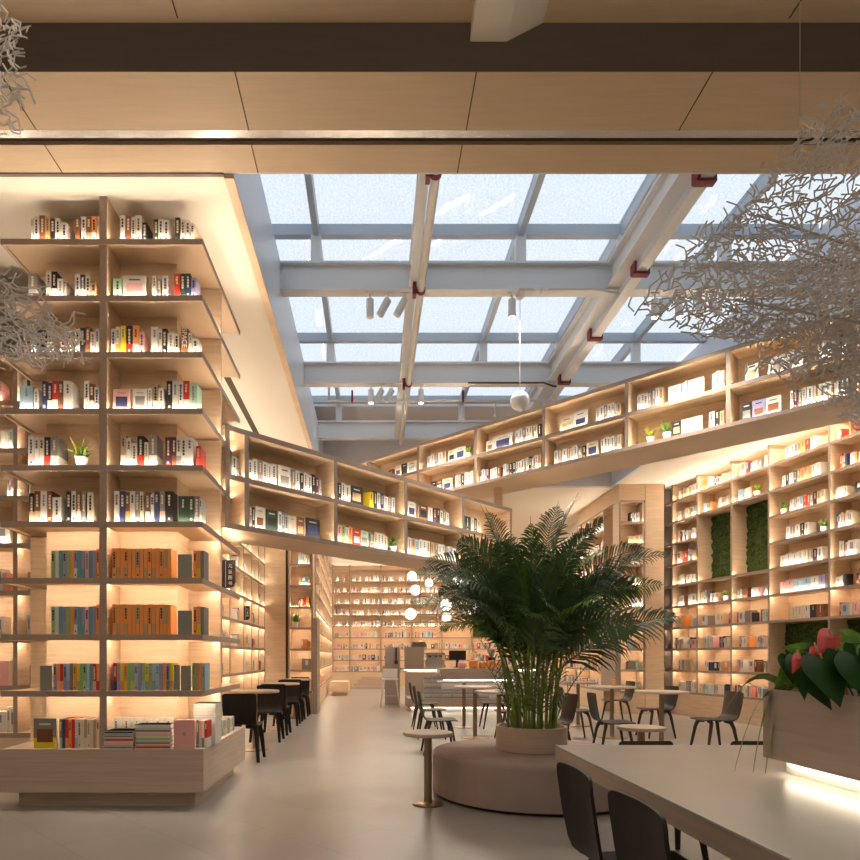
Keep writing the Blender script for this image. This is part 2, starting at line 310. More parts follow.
# pilasters
for k, (a, b, lab) in enumerate(((265, 285.5, 'oak pilaster at the end of the left book wall'), (637.5+8, 664, 'oak pilaster before the long right bookcase'))):
    X0, X1 = PX(a, 14.0), PX(b, 14.0)
    struct(MB().box(X0, X1, 14.0, 14.4, 0, H), 'wall_pier', OAK, lab)
    struct(MB().box(X0-.03, X0-.001, 14.02, 14.4, 0, H).box(X1+.001, X1+.03, 14.02, 14.4, 0, H), 'trim_%d' % (11+k), SEAM, 'dark shadow gaps beside the %s' % ('left pilaster', 'right pilaster')[k])
struct(MB().box(-7, PX(265, 14)-.03, 14.3, 14.4, 0, H), 'wall_left_return', CREAM, 'cream wall closing the left aisle')
struct(MB().box(PX(664, 14)+.03, 10.5, 14.45, 14.55, 0, H), 'wall_right_return', DARKW_SHADE, 'dark wall beside the right pilaster')
# ------------------------------------------------------------------ bookcases
LV = [.483+.4645*i for i in range(10)]
TH = .047
def bookcase(name, label, fr, S, levels, depth, plinth=None, led='auto', niche=(), led_skip=(), LM=None, back=True, top=None, lipm=EDGE):
    """shelves as full-length boards with a front edge of the same oak darkened for shade, dividers between levels; niche = set of (bay, level index) openings without the shelf above"""
    o0 = fr.p((S[0]+S[-1])/2, depth/2, 0); t = thing(name, (o0[0], o0[1], 0), label, 'bookcase')
    n = len(levels)
    topz = top if top else levels[-1]+TH/2
    for i, z in enumerate(levels):
        segs = []; a = None
        for b in range(len(S)-1):
            if (b, i) in niche:
                if a is not None: segs.append((a, S[b])); a = None
            elif a is None: a = S[b]
        if a is not None: segs.append((a, S[-1]))
        for a0, a1 in segs:
            m = MB(); m.fbox(fr, a0, a1, .022, depth, z-TH/2+.02, z+TH/2, 0); m.fbox(fr, a0, a1, .006, .022, z-TH/2, z+TH/2, 0); m.fbox(fr, a0, a1, 0, .006, z-TH/2, z+TH/2, 1); sh_ = m.build('shelf', [OAKH, lipm], t)
            up = (i < n-1 or top)
            m = MB()
            if led != 'none':
                if z > 2.3 and up: m.fbox(fr, a0+.02, a1-.02, .010, .024, z+TH/2+.0002, z+TH/2+.0012)
                if (.8 < z < 2.75 or led == 'down' and z < 2.75) and i not in led_skip: m.fbox(fr, a0+.02, a1-.02, .024, .036, z-TH/2+.013, z-TH/2+.0195)
                if m.v: m.build('light_strip', LM or LEDM, sh_)
    for k, s in enumerate(S):
        m = MB(); e = .02; za, zb = levels[0]+TH/2, (top if top else levels[-1]-TH/2)
        m.fbox(fr, s-e, s+e, .008, depth, za, zb, 0); m.fbox(fr, s-e, s+e, .002, .008, za, zb, 1)
        m.build('divider', [OAK, lipm], t)
    if back: MB().fbox(fr, S[0]-.02, S[-1]+.02, depth, depth+.02, levels[0]-TH/2, topz).build('back_panel', OAK, t)
    if plinth is not None: MB().fbox(fr, S[0]-.02, S[-1]+.02, plinth, depth, 0, levels[0]-TH/2).build('plinth', OAK, t)
    return t
# ---- the tall corner bookcase (tower)
tw = thing('corner_bookcase', (-2.23, 6.0, 0), 'tall oak corner bookcase from plinth to ceiling with lit wraparound shelves', 'bookcase')
TX0, TX1, TY0, TY1 = -3.06, -1.40, 5.25, 6.73
MB().box(TX0+.09, TX1-.09, TY0+.11, TY1+.1, 0, .1365).build('kick_plate', PLINTH, tw)
MB().box(TX0-.01, TX1+.01, TY0-.01, TY1+.22, .137, .494).build('plinth', PLINTH, tw, bevel=.003)
MB().box(-2.83, -1.70, 5.54, 6.75, .494, H).build('core_panel', OAK, tw)
for i in range(1, 10):
    z = LV[i]; m = MB(); m.box(TX0+.022, TX1-.022, TY0+.022, TY1, z-TH/2+.02, z+TH/2, 0); m.box(TX0+.006, TX1-.006, TY0+.006, TY0+.022, z-TH/2, z+TH/2, 0); m.box(TX0+.006, TX0+.022, TY0+.022, TY1, z-TH/2, z+TH/2, 0); m.box(TX1-.022, TX1-.006, TY0+.022, TY1, z-TH/2, z+TH/2, 0)
    m.box(TX0, TX1, TY0, TY0+.006, z-TH/2, z+TH/2, 1); m.box(TX0, TX0+.006, TY0+.006, TY1, z-TH/2, z+TH/2, 1); m.box(TX1-.006, TX1, TY0+.006, TY1, z-TH/2, z+TH/2, 1)
    sh_ = m.build('shelf', [OAKH, EDGE], tw)
    m = MB()
    if z > 2.2:
        m.box(TX0+.03, TX1-.03, TY0+.010, TY0+.022, z+TH/2+.0002, z+TH/2+.0012); m.box(TX1-.022, TX1-.010, TY0+.04, TY1-.02, z+TH/2+.0002, z+TH/2+.0012)
    if z < 2.5:
        a, b = z-TH/2+.013, z-TH/2+.0195; m.box(TX0+.1, TX1-.04, TY0+.024, TY0+.036, a, b); m.box(TX1-.036, TX1-.024, TY0+.05, TY1-.02, a, b)
    m.build('light_strip', LEDM, sh_)
zz = [.494-TH/2]+LV[1:]+[H+TH/2]
for i in range(10):
    z0, z1 = zz[i]+TH/2, zz[i+1]-TH/2
    m = MB(); m.box(-2.25, -2.19, TY0+.012, 5.54, z0, z1, 0); m.box(-2.25, -2.19, TY0+.006, TY0+.012, z0, z1, 1); m.build('divider', [OAK, EDGE], tw)
    if i < 9:
        MB().box(-1.70, TX1-.004, 5.885, 5.925, z0, z1).build('divider', OAK, tw)
        MB().box(TX0+.004, -2.83, 5.70, 5.74, z0, z1).build('divider', OAK, tw)
# ---- bookcase behind on the left
FB = Fr((-5.2, 6.25), (1, 0), (0, 1))
bookcase('bookcase', 'oak bookcase standing behind the left edge of the corner bookcase', FB, [0, .85, 1.70, 2.08], LV[:9], .36, 0)
# ---- left book wall along the aisle
FLW = Fr((-2.37, 14.0), (0, -1), (-1, 0))
bookcase('bookcase', 'lit oak book wall along the left aisle behind the round bistro tables', FLW, [0, .75, 1.5, 2.26, 3.4, 3.97, 4.8, 5.6, 6.4], LV[:10], .36, 0)
# ---- hall side walls and end columns
X0, X1 = PX(288, 14), PX(313, 14)
bookcase('bookcase', 'narrow lit oak bookcase column between left pilaster and passage', Fr((X0, 14.0), (1, 0), (0, 1)), [0.02, X1-X0-.02], LV[:10], .34, .0, led='down')
struct(MB().box(X1, X1+.10, 13.95, 14.6, 0, 2.1), 'wall_passage_post', DESKW, 'brown end panel beside the narrow left bookcase')
bookcase('bookcase', 'oak side bookcase leading to the far hall on the left', Fr((X1+.0, 14.7), (-.36, 11.6), (-1, 0)), [0, 1.4, 2.8, 4.2, 5.6, 7.0, 8.4, 9.8, 11.2], LV[:10], .3, 0, LM=LEDF)
X0, X1 = PX(619, 14), PX(645, 14)
bookcase('bookcase', 'narrow lit oak bookcase column left of the right pilaster', Fr((X0, 14.0), (1, 0), (0, 1)), [0.02, X1-X0-.02], LV[:10], .34, 0, led='down')
struct(MB().box(X0-.08, X0, 14.0, 14.85, LV[0], LV[4]), 'wall_side_box', DESKW, 'brown veneer side panel of the narrow right bookcase')
bookcase('bookcase', 'oak side bookcase leading to the far hall on the right', Fr((X0-.02, 14.9), (0, 1), (1, 0)), [0, .95, 1.9, 2.9, 3.9, 4.9, 5.9, 7.9, 9.9, 11.0], LV[:5], .3, -.0, LM=LEDF)
bookcase('bookcase', 'short upper oak bookcase turning the corner above the side shelves', Fr((X0-.02, 14.9), (0, 1), (1, 0)), [0, .95, 1.9], [l+.0005 for l in LV[5:10]], .3, None)
struct(MB().box(X0+.32, X0+.4, 14.4, 26.3, 0, H), 'wall_hall_right', CREAM, 'cream wall of the hall above the right side bookcase')
struct(MB().box(PX(285.5, 14)+.04, PX(313, 14), 14.0, 14.34, LV[9]+TH/2+.001, H-.001).box(PX(619, 14), PX(645, 14), 14.0, 14.34, LV[9]+TH/2+.001, H-.001).box(PX(619, 14)+.001, PX(619, 14)+.3, 14.341, 16.8, LV[9]+TH/2+.001, H-.001), 'trim_13', OAK, 'oak header panels above the narrow end bookcases')
# ---- far book wall
FFW = Fr((-1.65, 26.3), (1, 0), (0, 1))
farS = [(px-333)/F*26.3 for px in (333, 350, 381, 411.5, 442, 472, 502, 532, 562)]
FLV = [.645+.4645*i for i in range(10)]
bookcase('bookcase', 'long lit oak book wall closing the far end of the hall', FFW, farS, FLV[:10], .34, 0, top=H, LM=LEDF)
m = MB(); m.box(PX(473, 26.27), PX(505, 26.27), 26.24, 26.29, PZ(637, 26.3), PZ(615, 26.3)); tag(m.build('moss_panel', MOSS), 'dark green moss panel on the far book wall behind the palm', 'moss panel')
# ---- right book wall
FR = Fr((6.74, 13.3), (.18, -1), (1, .18))
RS = [FR.at(p) for p in (660.5, 672, 697, 731, 768.5, 829, 910, 1010)]
nich = {(2, 6), (2, 7), (3, 6), (3, 7), (4, 1), (4, 2), (5, 1), (5, 2), (6, 1), (6, 2)}
bookcase('bookcase', 'long tall oak bookcase with moss niches along the right wall', FR, RS, LV[:10], .40, -.02, niche=nich, top=H, led_skip=(3,))
MB().fbox(FR, RS[0], RS[4], .024, .036, LV[3]-TH/2+.013, LV[3]-TH/2+.0195).build('light_strip', LEDM, [o for o in COL.objects if o.name.startswith('bookcase') and o.get('label', '').startswith('long tall oak')][0])
k = 0
for b, i0, i1 in ((2, 5, 8), (3, 5, 8), (4, 0, 3), (5, 0, 3)):
    a0, a1 = RS[b]+.022, RS[b+1]-.022; z0, z1 = LV[i0]+TH/2+.01, LV[i1]-TH/2-.01; m = MB(); na, nz_ = 14, 30; vs = []
    for j in range(nz_+1):
        for i in range(na+1):
            vs.append(FR.p(a0+(a1-a0)*i/na, .33+R.uniform(-.025, .025), z0+(z1-z0)*j/nz_))
    fs = [(j*(na+1)+i, j*(na+1)+i+1, (j+1)*(na+1)+i+1, (j+1)*(na+1)+i) for j in range(nz_) for i in range(na)]
    m.add(vs, fs); m.fbox(FR, a0, a1, .365, .395, z0, z1)
    tag(m.build('moss_panel', MOSS), ('green moss panel in upper niche nearer the pilaster', 'green moss panel in upper niche beside the wide bays', 'dark moss panel in the low niche behind the red flowers', 'dark moss panel in the low niche at the picture edge')[k], 'moss panel', 'moss panels in the right bookcase'); k += 1
# ---- bridge bookcases
def bridge(name, label, fr, S, zs, depth, under):
    c = fr.p((S[0]+S[-1])/2, depth/2, zs[0]); t = thing(name, c, label, 'bookcase'); a0, a1 = S[0]-.03, S[-1]+.03
    for i, z in enumerate(zs):
        th = .05 if i else under
        m = MB(); m.fbox(fr, a0, a1, .006, depth, z-th+.025, z+.025, 0); m.fbox(fr, a0, a1, 0, .006, z-.025, z+.025, 1)
        if th > .05: m.fbox(fr, a0, a1, 0, .006, z-th+.025, z-.025, 0)
        sh_ = m.build('shelf', [OAKH, EDGE], t)
        if i < 2: MB().fbox(fr, a0+.02, a1-.02, .010, .022, z+.0252, z+.0262).build('light_strip', LEDM, sh_)
    for s in S:
        for i in (0, 1):
            m = MB(); m.fbox(fr, s-.025, s+.025, .008, .32, zs[i]+.025, zs[i+1]-.025, 0); m.fbox(fr, s-.025, s+.025, .002, .008, zs[i]+.025, zs[i+1]-.025, 1); m.build('divider', [OAK, EDGE], t)
    MB().fbox(fr, a0, a1, .32, .345, zs[0]+.025, zs[-1]-.025).build('back_panel', OAK, t)
    return t
B1 = Fr((-1.40, 6.04), (1, 1), (-1, 1)); Z1 = [2.50, 2.967, 3.43]
B1S = [B1.at(p) for p in (247, 336, 406, 463.5)]; dS = B1S[3]-B1S[2]; B1S = [.03]+B1S+[B1S[3]+dS]
bridge('bridge_bookcase', 'lower oak bookcase bridging from the corner bookcase down behind the palm', B1, B1S, Z1, .62, .05)
B2 = Fr((3.365, 8.5), (1, -1), (1, 1)); Z2 = [4.02, 4.47, 4.92]
B2S = [B2.at(p) for p in (330, 368, 418, 475.5, 543.5, 626.5, 728, 854)]; B2S.append(B2S[-1]+(B2S[-1]-B2S[-2]))
bridge('bridge_bookcase', 'upper oak bookcase bridging high across the room under the skylight', B2, B2S, Z2, .80, .05)
q = B2.p(B2.at(498, .4), .4, 0)
tag(MB().box(q[0]-.06, q[0]+.06, q[1]-.06, q[1]+.06, 3.43, 3.995).build('support_post', OAK), 'short oak post under the upper bridge bookcase above the palm', 'post')
# ------------------------------------------------------------------ books
NB = [0]
def book(fr, a0, a1, d0, depth, z, h, code, label, group, marks=True, cat='book', name='book', cover=False, parts=True, lean=0):
    a0, a1 = min(a0, a1)+.0012, max(a0, a1)-.0012; top, bot = (code.split('/')+[code])[:2] if '/' in code else (code, code)
    w = a1-a0; q = fr.p((a0+a1)/2, d0, z)
    L = Fr((0, 0), (1, 0), (0, 1)); x = w/2; ct = min(.003, w*.15)
    m = MB(); zz = h*.36 if top != bot else 0
    def seg(z0, z1, mi):
        if cover: m.fbox(L, -x, x, 0, ct, z0, z1, mi)
        else:
            m.fbox(L, -x, x, 0, ct, z0, z1, mi); m.fbox(L, -x, -x+ct, ct, depth, z0, z1, mi); m.fbox(L, x-ct, x, ct, depth, z0, z1, mi)
    if zz: seg(0, zz, 1)
    seg(zz, h, 0)
    mk = []
    o = m.build(name, [bmat(top), bmat(bot)], loc=(0, 0, 0)); o.location = q; o.rotation_euler = (0, lean, fr.rz()); ORG[o.name] = Vector((0, 0, 0))
    tag(o, label, cat, group)
    if parts:
        p = MB().fbox(L, -x+ct*1.01, x-ct*1.01, ct*1.01, depth-.004, .002, h-.004)
        if cover: p = MB().fbox(L, -x+.002, x-.002, ct*1.01, depth, .001, h-.003)
        p.build('pages', PAPER, o)
        if marks:
            m = MB(); dark = top in 'KNBUDSER'; mm = bmat('C') if dark else bmat(R.choice('KSBN'))
            if cover:
                m.fbox(L, -x*.5, x*.5, -.0006, 0, h*.78, h*.84); MB().fbox(L, -x*.7, x*.7, -.0006, 0, h*R.uniform(.1, .25), h*R.uniform(.5, .66)).build('cover_picture', bmat(R.choice('SBTKLPN')), o)
                mm = bmat(R.choice('SBTK')) if not dark else bmat('C')
            else:
                zc = h*.9; n = R.randint(3, 6); g = min(w*.55, .018)
                for _ in range(n):
                    gh = g*R.uniform(.8, 1.3); zc -= gh*1.25
                    if zc < h*.3: break
                    m.fbox(L, -g/2*R.uniform(.7, 1), g/2*R.uniform(.7, 1), -.0006, 0, zc, zc+gh)
                if R.random() < .6: m.fbox(L, -g/3, g/3, -.0006, 0, h*.08, h*.08+g)
            if m.v: m.build('title_print', mm, o)
    NB[0] += 1; return o
TOWER = {  # level, bay -> "x0 x1 height_px colour" (columns and heights read off the photo)
 (9, 'left'): '31 33 23 W;33.5 39 25 W;39.3 45 26 B;45 50 26 T/O;50 55 23 K;55 60.5 23 W;61 67 19 W;75 80 25 B;81 86 25 W;86.3 91 25 B/T;91.3 96.5 25 O/W;97 99 25 W',
 (9, 'right'): '120 125 26 W;125.4 131 26 B;131.3 135 24 W;135.3 141.5 26 W;142 147 19 K;154 158 22 D;158.3 163 23 W;163.3 169 22 W;175 180 24 K;180.5 185 22 W;185.5 190 21 W;190.5 194 18 C',
 (8, 'left'): '28 37 24 S;46 51 26 W;51.2 57 26 K/W;57.2 63 19 W;63.3 67 16 S;75 80 23 W;80.3 85 23 N/W;85.3 90 22 C;90.3 96 15 T',
 (8, 'right'): '113 122 19 M;123 146 22 W+;152 156.5 22 W;157 161 19 S;162 168 22 W;174 180 24 R;180.2 185 24 D;185.3 190.5 24 N;191 196 20 V',
 (7, 'left'): '24 28 20 B;30 37 22 L;37.3 41 24 N;41.3 47 24 K;47.3 52 23 W;60 66 20 P;68 71 24 W;75 79.8 25 W;80 85 26 K;85.3 90 27 B;90.3 95 22 W;95.3 98.8 25 W',
 (7, 'right'): '111 115.4 25 W;115.6 120 27 W/O;120.2 126 28 Y;126.2 132.4 28 K/R;132.6 139 28 O/W;139.3 144 22 P;151 158 27 W;158.2 162 24 W;162.2 167 25 K;167.3 174 21 W;174.3 179 20 C;181 188 25 B!;188.3 192 21 C;192.3 198 15 W',
 (6, 'left'): '19.5 33 24 L;34 38.5 21 W;42 47 29 N;47.2 52 27 N/W;52.2 58 29 R/W;58.2 63 29 B;63.3 72 29 W;84 89 29 W;89.2 94 26 B/W;94.3 98.8 23 W',
 (6, 'right'): '113 130 21 P+;133 147 21 W+;147.5 152 22 W;153 158 26 T/W;158.3 164 22 W;166.5 172 29 K;172.2 178 29 W;178.3 183 29 W;183.2 189 29 R/W;189.3 197 27 M',
 (5, 'left'): '28 34 30 W/P;34.2 39 29 W;39.2 44 29 C/W;44.2 50 29 K/R;50.3 58 29 S/W',
 (5, 'right'): '120.5 126 31 T/W;126.2 131 28 W;131.2 137 23 W;137.2 144 30 K/R;144.2 148.3 24 C;148.6 157 31 S/W;165 171.5 29 U;171.8 176 29 U/B;176.3 181 29 W/S;181.2 186 29 W;186.2 193 29 W;196 200.5 20 R',
 (4, 'left'): '29 34 29 K/T;34.2 40 31 B/T;40.3 47 31 W;47.2 52 31 B;52.3 61 25 W;66 71 31 K;71.2 76 31 W;76.2 81 31 B/W;81.2 86 31 S;87 93.5 30 C',
 (4, 'right'): '114 119.3 31 W;119.6 125 31 N;125.3 129.3 30 B/O;129.6 135 31 W;135.2 139.3 31 S;139.6 143.5 30 C;145 150 30 B/W;150.3 154 28 W;154.2 159 31 N;159.4 165 31 S/P;165.3 173 31 K;178 188 26 D;188.3 194 26 D;194.3 199 26 S;199.3 201.5 24 W'}
LN = {9: 'top', 8: 'second-highest', 7: 'third-highest', 6: 'fourth-highest', 5: 'fifth-highest', 4: 'sixth-highest', 3: 'seventh-highest', 2: 'eighth-highest', 1: 'lowest'}
YF = TY0+.035
for (lv, bay), s in TOWER.items():
    for i, it in enumerate(s.split(';')):
        a, b, h, c = it.split(); cov = '+' in c; sp = '!' in c; c = c.strip('+!')
        k = YF/F
        o = book(XY, (float(a)-CX)*k, (float(b)-CX)*k, YF, R.uniform(.13, .18) if not cov else .03, LV[lv]+TH/2+.0005, float(h)*k, c,
             '%s %s, %s from left in %s bay, %s shelf of corner bookcase' % (BC[c[0]][0], 'cover-out book' if cov else 'book', ordn(i), bay, LN[lv]), 'books on the upper shelves of the corner bookcase', cover=cov, marks=not sp)
        if sp:
            text('spine_lettering', 'SPACE', .055, bmat('W'), o, (-.018, -.001, .13), (math.pi/2, math.pi/2, 0))
# comic sets on the lower shelves
def crow(lv, z, px0, px1, n, hpx, cols, where, grp, cat='comic book', name='comic_book', d=.15, Y=YF):
    global NB
    k = Y/F; st = (px1-px0)/n
    for i in range(n):
        c = cols[i % len(cols)]; hh = hpx*(1+R.uniform(-.012, .012))
        book(XY, (px0+st*i-CX)*k, (px0+st*(i+1)-CX)*k, Y+R.uniform(0, .006), d, z, hh*k, c, '%s %s, %s from left %s' % (BC[c[0]][0], cat.replace('comic book', 'comic'), ordn(i), where), grp, cat=cat, name=name, marks=(i % 3 == 0))
for lv in (3, 2):
    z = LV[lv]+TH/2+.0005; g = 'comic sets on the lower shelves of the corner bookcase'
    wh = 'in left bay, %s shelf of corner bookcase' % LN[lv]
    crow(lv, z, 51, 96, 12, 28, ['G', 'W', 'E', 'V', 'G', 'O', 'V/W', 'E', 'V/E', 'P', 'E', 'V', 'L'], wh, g)
    crow(lv, z, 96, 99.2, 1, 30, ['O'], 'at the divider, %s shelf of corner bookcase' % LN[lv], g)
    wh = 'in right bay, %s shelf of corner bookcase' % LN[lv]
    crow(lv, z, 112, 171, 15, 30, ['O', 'O/T', 'O', 'O/T', 'O', 'O', 'T/O'], wh, g)
    crow(lv, z, 193, 204, 3, 28, ['O', 'O/Y', 'S'], 'past the bookend, %s shelf of corner bookcase' % LN[lv], g)
z = LV[1]+TH/2+.0005; g = 'comic sets on the lower shelves of the corner bookcase'
crow(1, z, 53, 99.3, 14, 27, ['V', 'O/P', 'R/O', 'V', 'L/V', 'S', 'O', 'Y/G', 'G', 'G/M', 'L', 'E', 'R/P', 'O/R'], 'in left bay, lowest shelf of corner bookcase', g)
crow(1, z, 113, 173, 17, 27.5, ['R/N', 'V', 'Y/O', 'O/Y', 'G', 'G/Y', 'L', 'V', 'G/L', 'Y/G', 'G', 'L/V', 'L', 'V', 'O', 'V/S', 'Y/T'], 'in right bay, lowest shelf of corner bookcase', g)
crow(1, z, 192, 205, 4, 27.5, ['G', 'T', 'O', 'L'], 'beyond the grey plates in right bay, lowest shelf', g)
z = .4945; g = 'magazines on the plinth of the corner bookcase'
crow(0, z, 59, 99.3, 13, 29, ['S/L', 'N', 'R/O', 'O', 'R', 'W/L', 'C', 'W', 'T/C', 'W', 'C', 'T', 'C'], 'in left bay on plinth of corner bookcase', g, 'magazine', 'magazine', .2)
k = YF/F
book(XY, (34-CX)*k, (57-CX)*k, YF-.01, .02, z, 30*k, 'S/Y', 'large patterned magazine facing out, far left on plinth of corner bookcase', g, cover=True, cat='magazine', name='magazine')
crow(0, z+.0, 114, 170, 16, 28.5, ['W', 'W', 'C'], 'in back row of right bay on plinth of corner bookcase', g, 'magazine', 'magazine', .1, Y=5.40)
crow(0, z, 196, 207, 4, 27, ['S', 'P/L', 'W/S', 'R/W'], 'beside pink box on corner bookcase plinth', g, 'magazine', 'magazine', .15, Y=5.33)
def bookend(px0, px1, lv, hpx, label):
    k = (TY0+.03)/F; m = MB(); z = LV[lv]+TH/2; x0, x1 = (px0-CX)*k, (px1-CX)*k
    m.box(x0, x1, TY0+.028, TY0+.031, z, z+hpx*k); m.box(x0, x1, TY0+.031, TY0+.12, z, z+.003); tag(m.build('bookend', GREYM), label, 'bookend', 'grey plate bookends')
bookend(178, 192, 3, 24, 'grey metal bookend among the upper row of orange comics'); bookend(178, 192, 2, 24, 'grey metal bookend among the lower row of orange comics')
bookend(40, 52, 1, 25, 'grey metal bookend left of the rainbow comics'); bookend(174, 180, 1, 26, 'narrow grey metal bookend after the rainbow comics'); bookend(181, 191, 1, 25, 'wider grey metal bookend after the rainbow comics')
def hstack(x0, x1, y0, y1, z, n, th, cols, where, grp, cat='magazine', name='magazine'):
    for i in range(n):
        j = R.uniform(-.006, .006); c = cols[i % len(cols)]; m = MB(); zz = z+i*(th+.0005)
        m.box(x0+j, x1+j, y0+j, y1, zz, zz+th, 0); m.box(x0+j-.001, x1+j+.001, y0+j-.001, y1+.001, zz+th*.86, zz+th, 1); m.box(x0+j+.002, x1+j-.002, y0+j-.0012, y0+j, zz+th*.2, zz+th*.7, 1)
        tag(m.build(name, [PAPER, bmat(c)]), '%s lying flat, %s from bottom of %s' % (cat, ordn(i), where), cat, grp)
k = 5.24/F
hstack((104-CX)*k, (133-CX)*k, 5.245, 5.40, .4945, 5, .030, 'SPRSD', 'left stack on corner bookcase plinth', 'stacked magazines on the plinth')
hstack((135-CX)*k, (170-CX)*k, 5.245, 5.40, .4945, 6, .033, 'RSGPSW', 'the taller stack on the corner bookcase plinth', 'stacked magazines on the plinth')
hstack((184-CX)*k, (207-CX)*k, 5.52, 5.72, .735, 4, .028, 'WWW', 'white stack at corner bookcase plinth', 'white stacked magazines')
tag(MB().box((184-CX)*k, (207-CX)*k, 5.52, 5.72, .4945, .734).build('book_box', bmat('W')), 'white box carrying the small magazine stack by the plinth corner', 'box')
o = thing('gift_box', ((183-CX)*k, 5.27, .4945), 'pink flat gift box standing near the right end of the plinth', 'box')
MB().box((173-CX)*k, (194-CX)*k, 5.26, 5.29, .4945, .4945+29*k).build('case', bmat('P'), o, bevel=.002); MB().box((182-CX)*k, (185-CX)*k, 5.2585, 5.26, .60, .63).build('logo_ring', bmat('T'), o)
Lr = Fr((TX1-.03, 6.05), (0, 1), (-1, 0))
for i in range(8): book(Lr, .06+i*.06, .115+i*.06, 0, .12, .4945, .15, 'LYWSLWCS'[i], '%s small book, %s from near end along plinth side' % (BC['LYWSLWCS'[i]][0], ordn(i)), 'small books along the side of the plinth')
# shelf-edge lettering on the lowest tower shelf: too small to read in the photo, built as fine marks
m = MB()
for row, (p0, p1) in enumerate(((46, 76), (48, 74))):
    x = (p0-CX)*TY0/F
    while x < (p1-CX)*TY0/F: m.box(x, x+.006, TY0-.0008, TY0, LV[1]+.006-row*.018, LV[1]+.014-row*.018); x += .0115
m.build('edge_print', DARKW_SHADE, tw)
# books on the bridges: (px0, px1, height m, colours; '+' = covers facing out)
BR1 = {1: [(232, 237, .22, 'W'), (237.5, 239.5, .22, 'S'), (248, 277, .225, 'WWSWWW'), (279, 291, .23, 'W+'), (291.5, 316, .22, 'SWKWWK'), (316.5, 322, .20, 'US'), (338, 350, .22, 'KWW'), (351, 363, .215, 'K+'), (370, 384, .21, 'YKWN'), (384.5, 395, .20, 'WSW'), (408, 416, .2, 'W+'), (419, 428, .2, 'B+'), (428.5, 433, .2, 'W'), (433.5, 440, .2, 'UK'), (440.5, 449, .2, 'WSW'), (465, 471, .21, 'D'), (471.5, 481, .2, 'WKC')],
       0: [(247.5, 255, .225, 'WSK'), (255.5, 265, .225, 'W+'), (266, 278, .22, 'D+'), (278.5, 288, .22, 'WSL'), (289, 296, .20, 'C+'), (297, 305, .20, 'B+'), (305.5, 320, .21, 'K+'), (338, 352, .21, 'PGWO'), (353, 369, .19, 'R/WM+'), (370, 388, .20, 'SCWWC'), (408, 430, .22, 'WTLWWC'), (431, 445, .21, 'TSWW'), (448, 456, .2, 'WLW')]}
BR2 = {1: [(379, 393, .16, 'SWSB'), (395, 401, .2, 'C+'), (401.3, 407, .2, 'K+'), (407.3, 416, .2, 'W+'), (427, 446, .22, 'WWSWT'), (448, 455, .2, 'C+'), (455.3, 465, .21, 'W+'), (486, 493, .17, 'C+'), (493.3, 512, .21, 'W+'), (515, 532, .22, 'WWSWC'), (533.5, 541, .21, 'CK'), (560, 573, .2, 'C+'), (573.5, 587, .23, 'W+'), (596, 611, .21, 'WWSW'), (611.5, 620, .21, 'WST'), (637, 651, .22, 'WWWS'), (651.5, 663, .24, 'SWT'), (668, 681, .2, 'W+'), (682, 687, .22, 'WC'), (688, 704, .21, 'W+'), (712, 724, .23, 'WWW'), (745, 758, .2, 'W+'), (768, 803, .2, 'W+'), (818, 847, .23, 'WWSKW')],
       0: [(431, 442, .2, 'KB+'), (442.5, 452, .19, 'C+'), (455, 473, .22, 'WSKWWC'), (480, 489, .20, 'WWLU'), (490, 500, .18, 'WWB'), (503, 512, .20, 'WSK'), (512.5, 524, .20, 'KSWW'), (526, 541, .21, 'WKSWT'), (554, 577, .21, 'WSWSCW'), (577.5, 586, .17, 'SK'), (586.5, 598, .2, 'C+'), (601, 610, .22, 'WWW'), (610.5, 621, .21, 'WSC'), (672, 681, .19, 'K+'), (681.3, 702, .19, 'W+'), (709, 724, .2, 'WKT'), (741, 752, .2, 'K+'), (752.3, 765, .2, 'V+'), (765.3, 781, .2, 'W+'), (790, 806, .21, 'WUSW'), (806.5, 848, .21, 'WCWWCWW')]}
def row(fr, data, z, where, grp, d=.05, depth=.16, bays=None):
    i = 0; cur = None
    for p0, p1, h, cs in data:
        wh = where
        if bays:
            nb = sum(1 for s_ in bays if s_ < fr.at((p0+p1)/2, d)); nb = nb if fr.u.x > 0 and fr.u.y > 0 else len(bays)-nb if fr.u.x < 0 else nb
            if nb != cur: i = 0; cur = nb
            wh = 'in %s bay, %s' % (ordn(max(0, nb-1)), where)
        cov = '+' in cs; cs = cs.replace('+', ''); a0, a1 = fr.at(p0, d), fr.at(p1, d)
        if '/' in cs: cs = ['R', 'M']
        n = len(cs)
        ws = [R.uniform(.8, 1.25) for _ in range(n)]; tot = sum(ws); a = a0
        for j, c in enumerate(cs):
            b = a+(a1-a0)*ws[j]/tot
            book(fr, a, b, d+R.uniform(0, .008), .028 if cov else depth, z, h*(1 if j % 2 or cov else R.uniform(.88, 1)), c, '%s %s, %s from left %s' % (BC[c][0], 'cover-out book' if cov else 'book', ordn(i), wh), grp, cover=cov); a = b; i += 1
for lv, nm in ((1, 'upper'), (0, 'lower')):
    row(B1, BR1[lv], Z1[lv]+.026, '%s shelf, lower bridge' % nm, 'books on the lower bridge bookcase', bays=B1S)
    row(B2, BR2[lv], Z2[lv]+.026, '%s shelf, upper bridge' % nm, 'books on the upper bridge bookcase', bays=B2S)
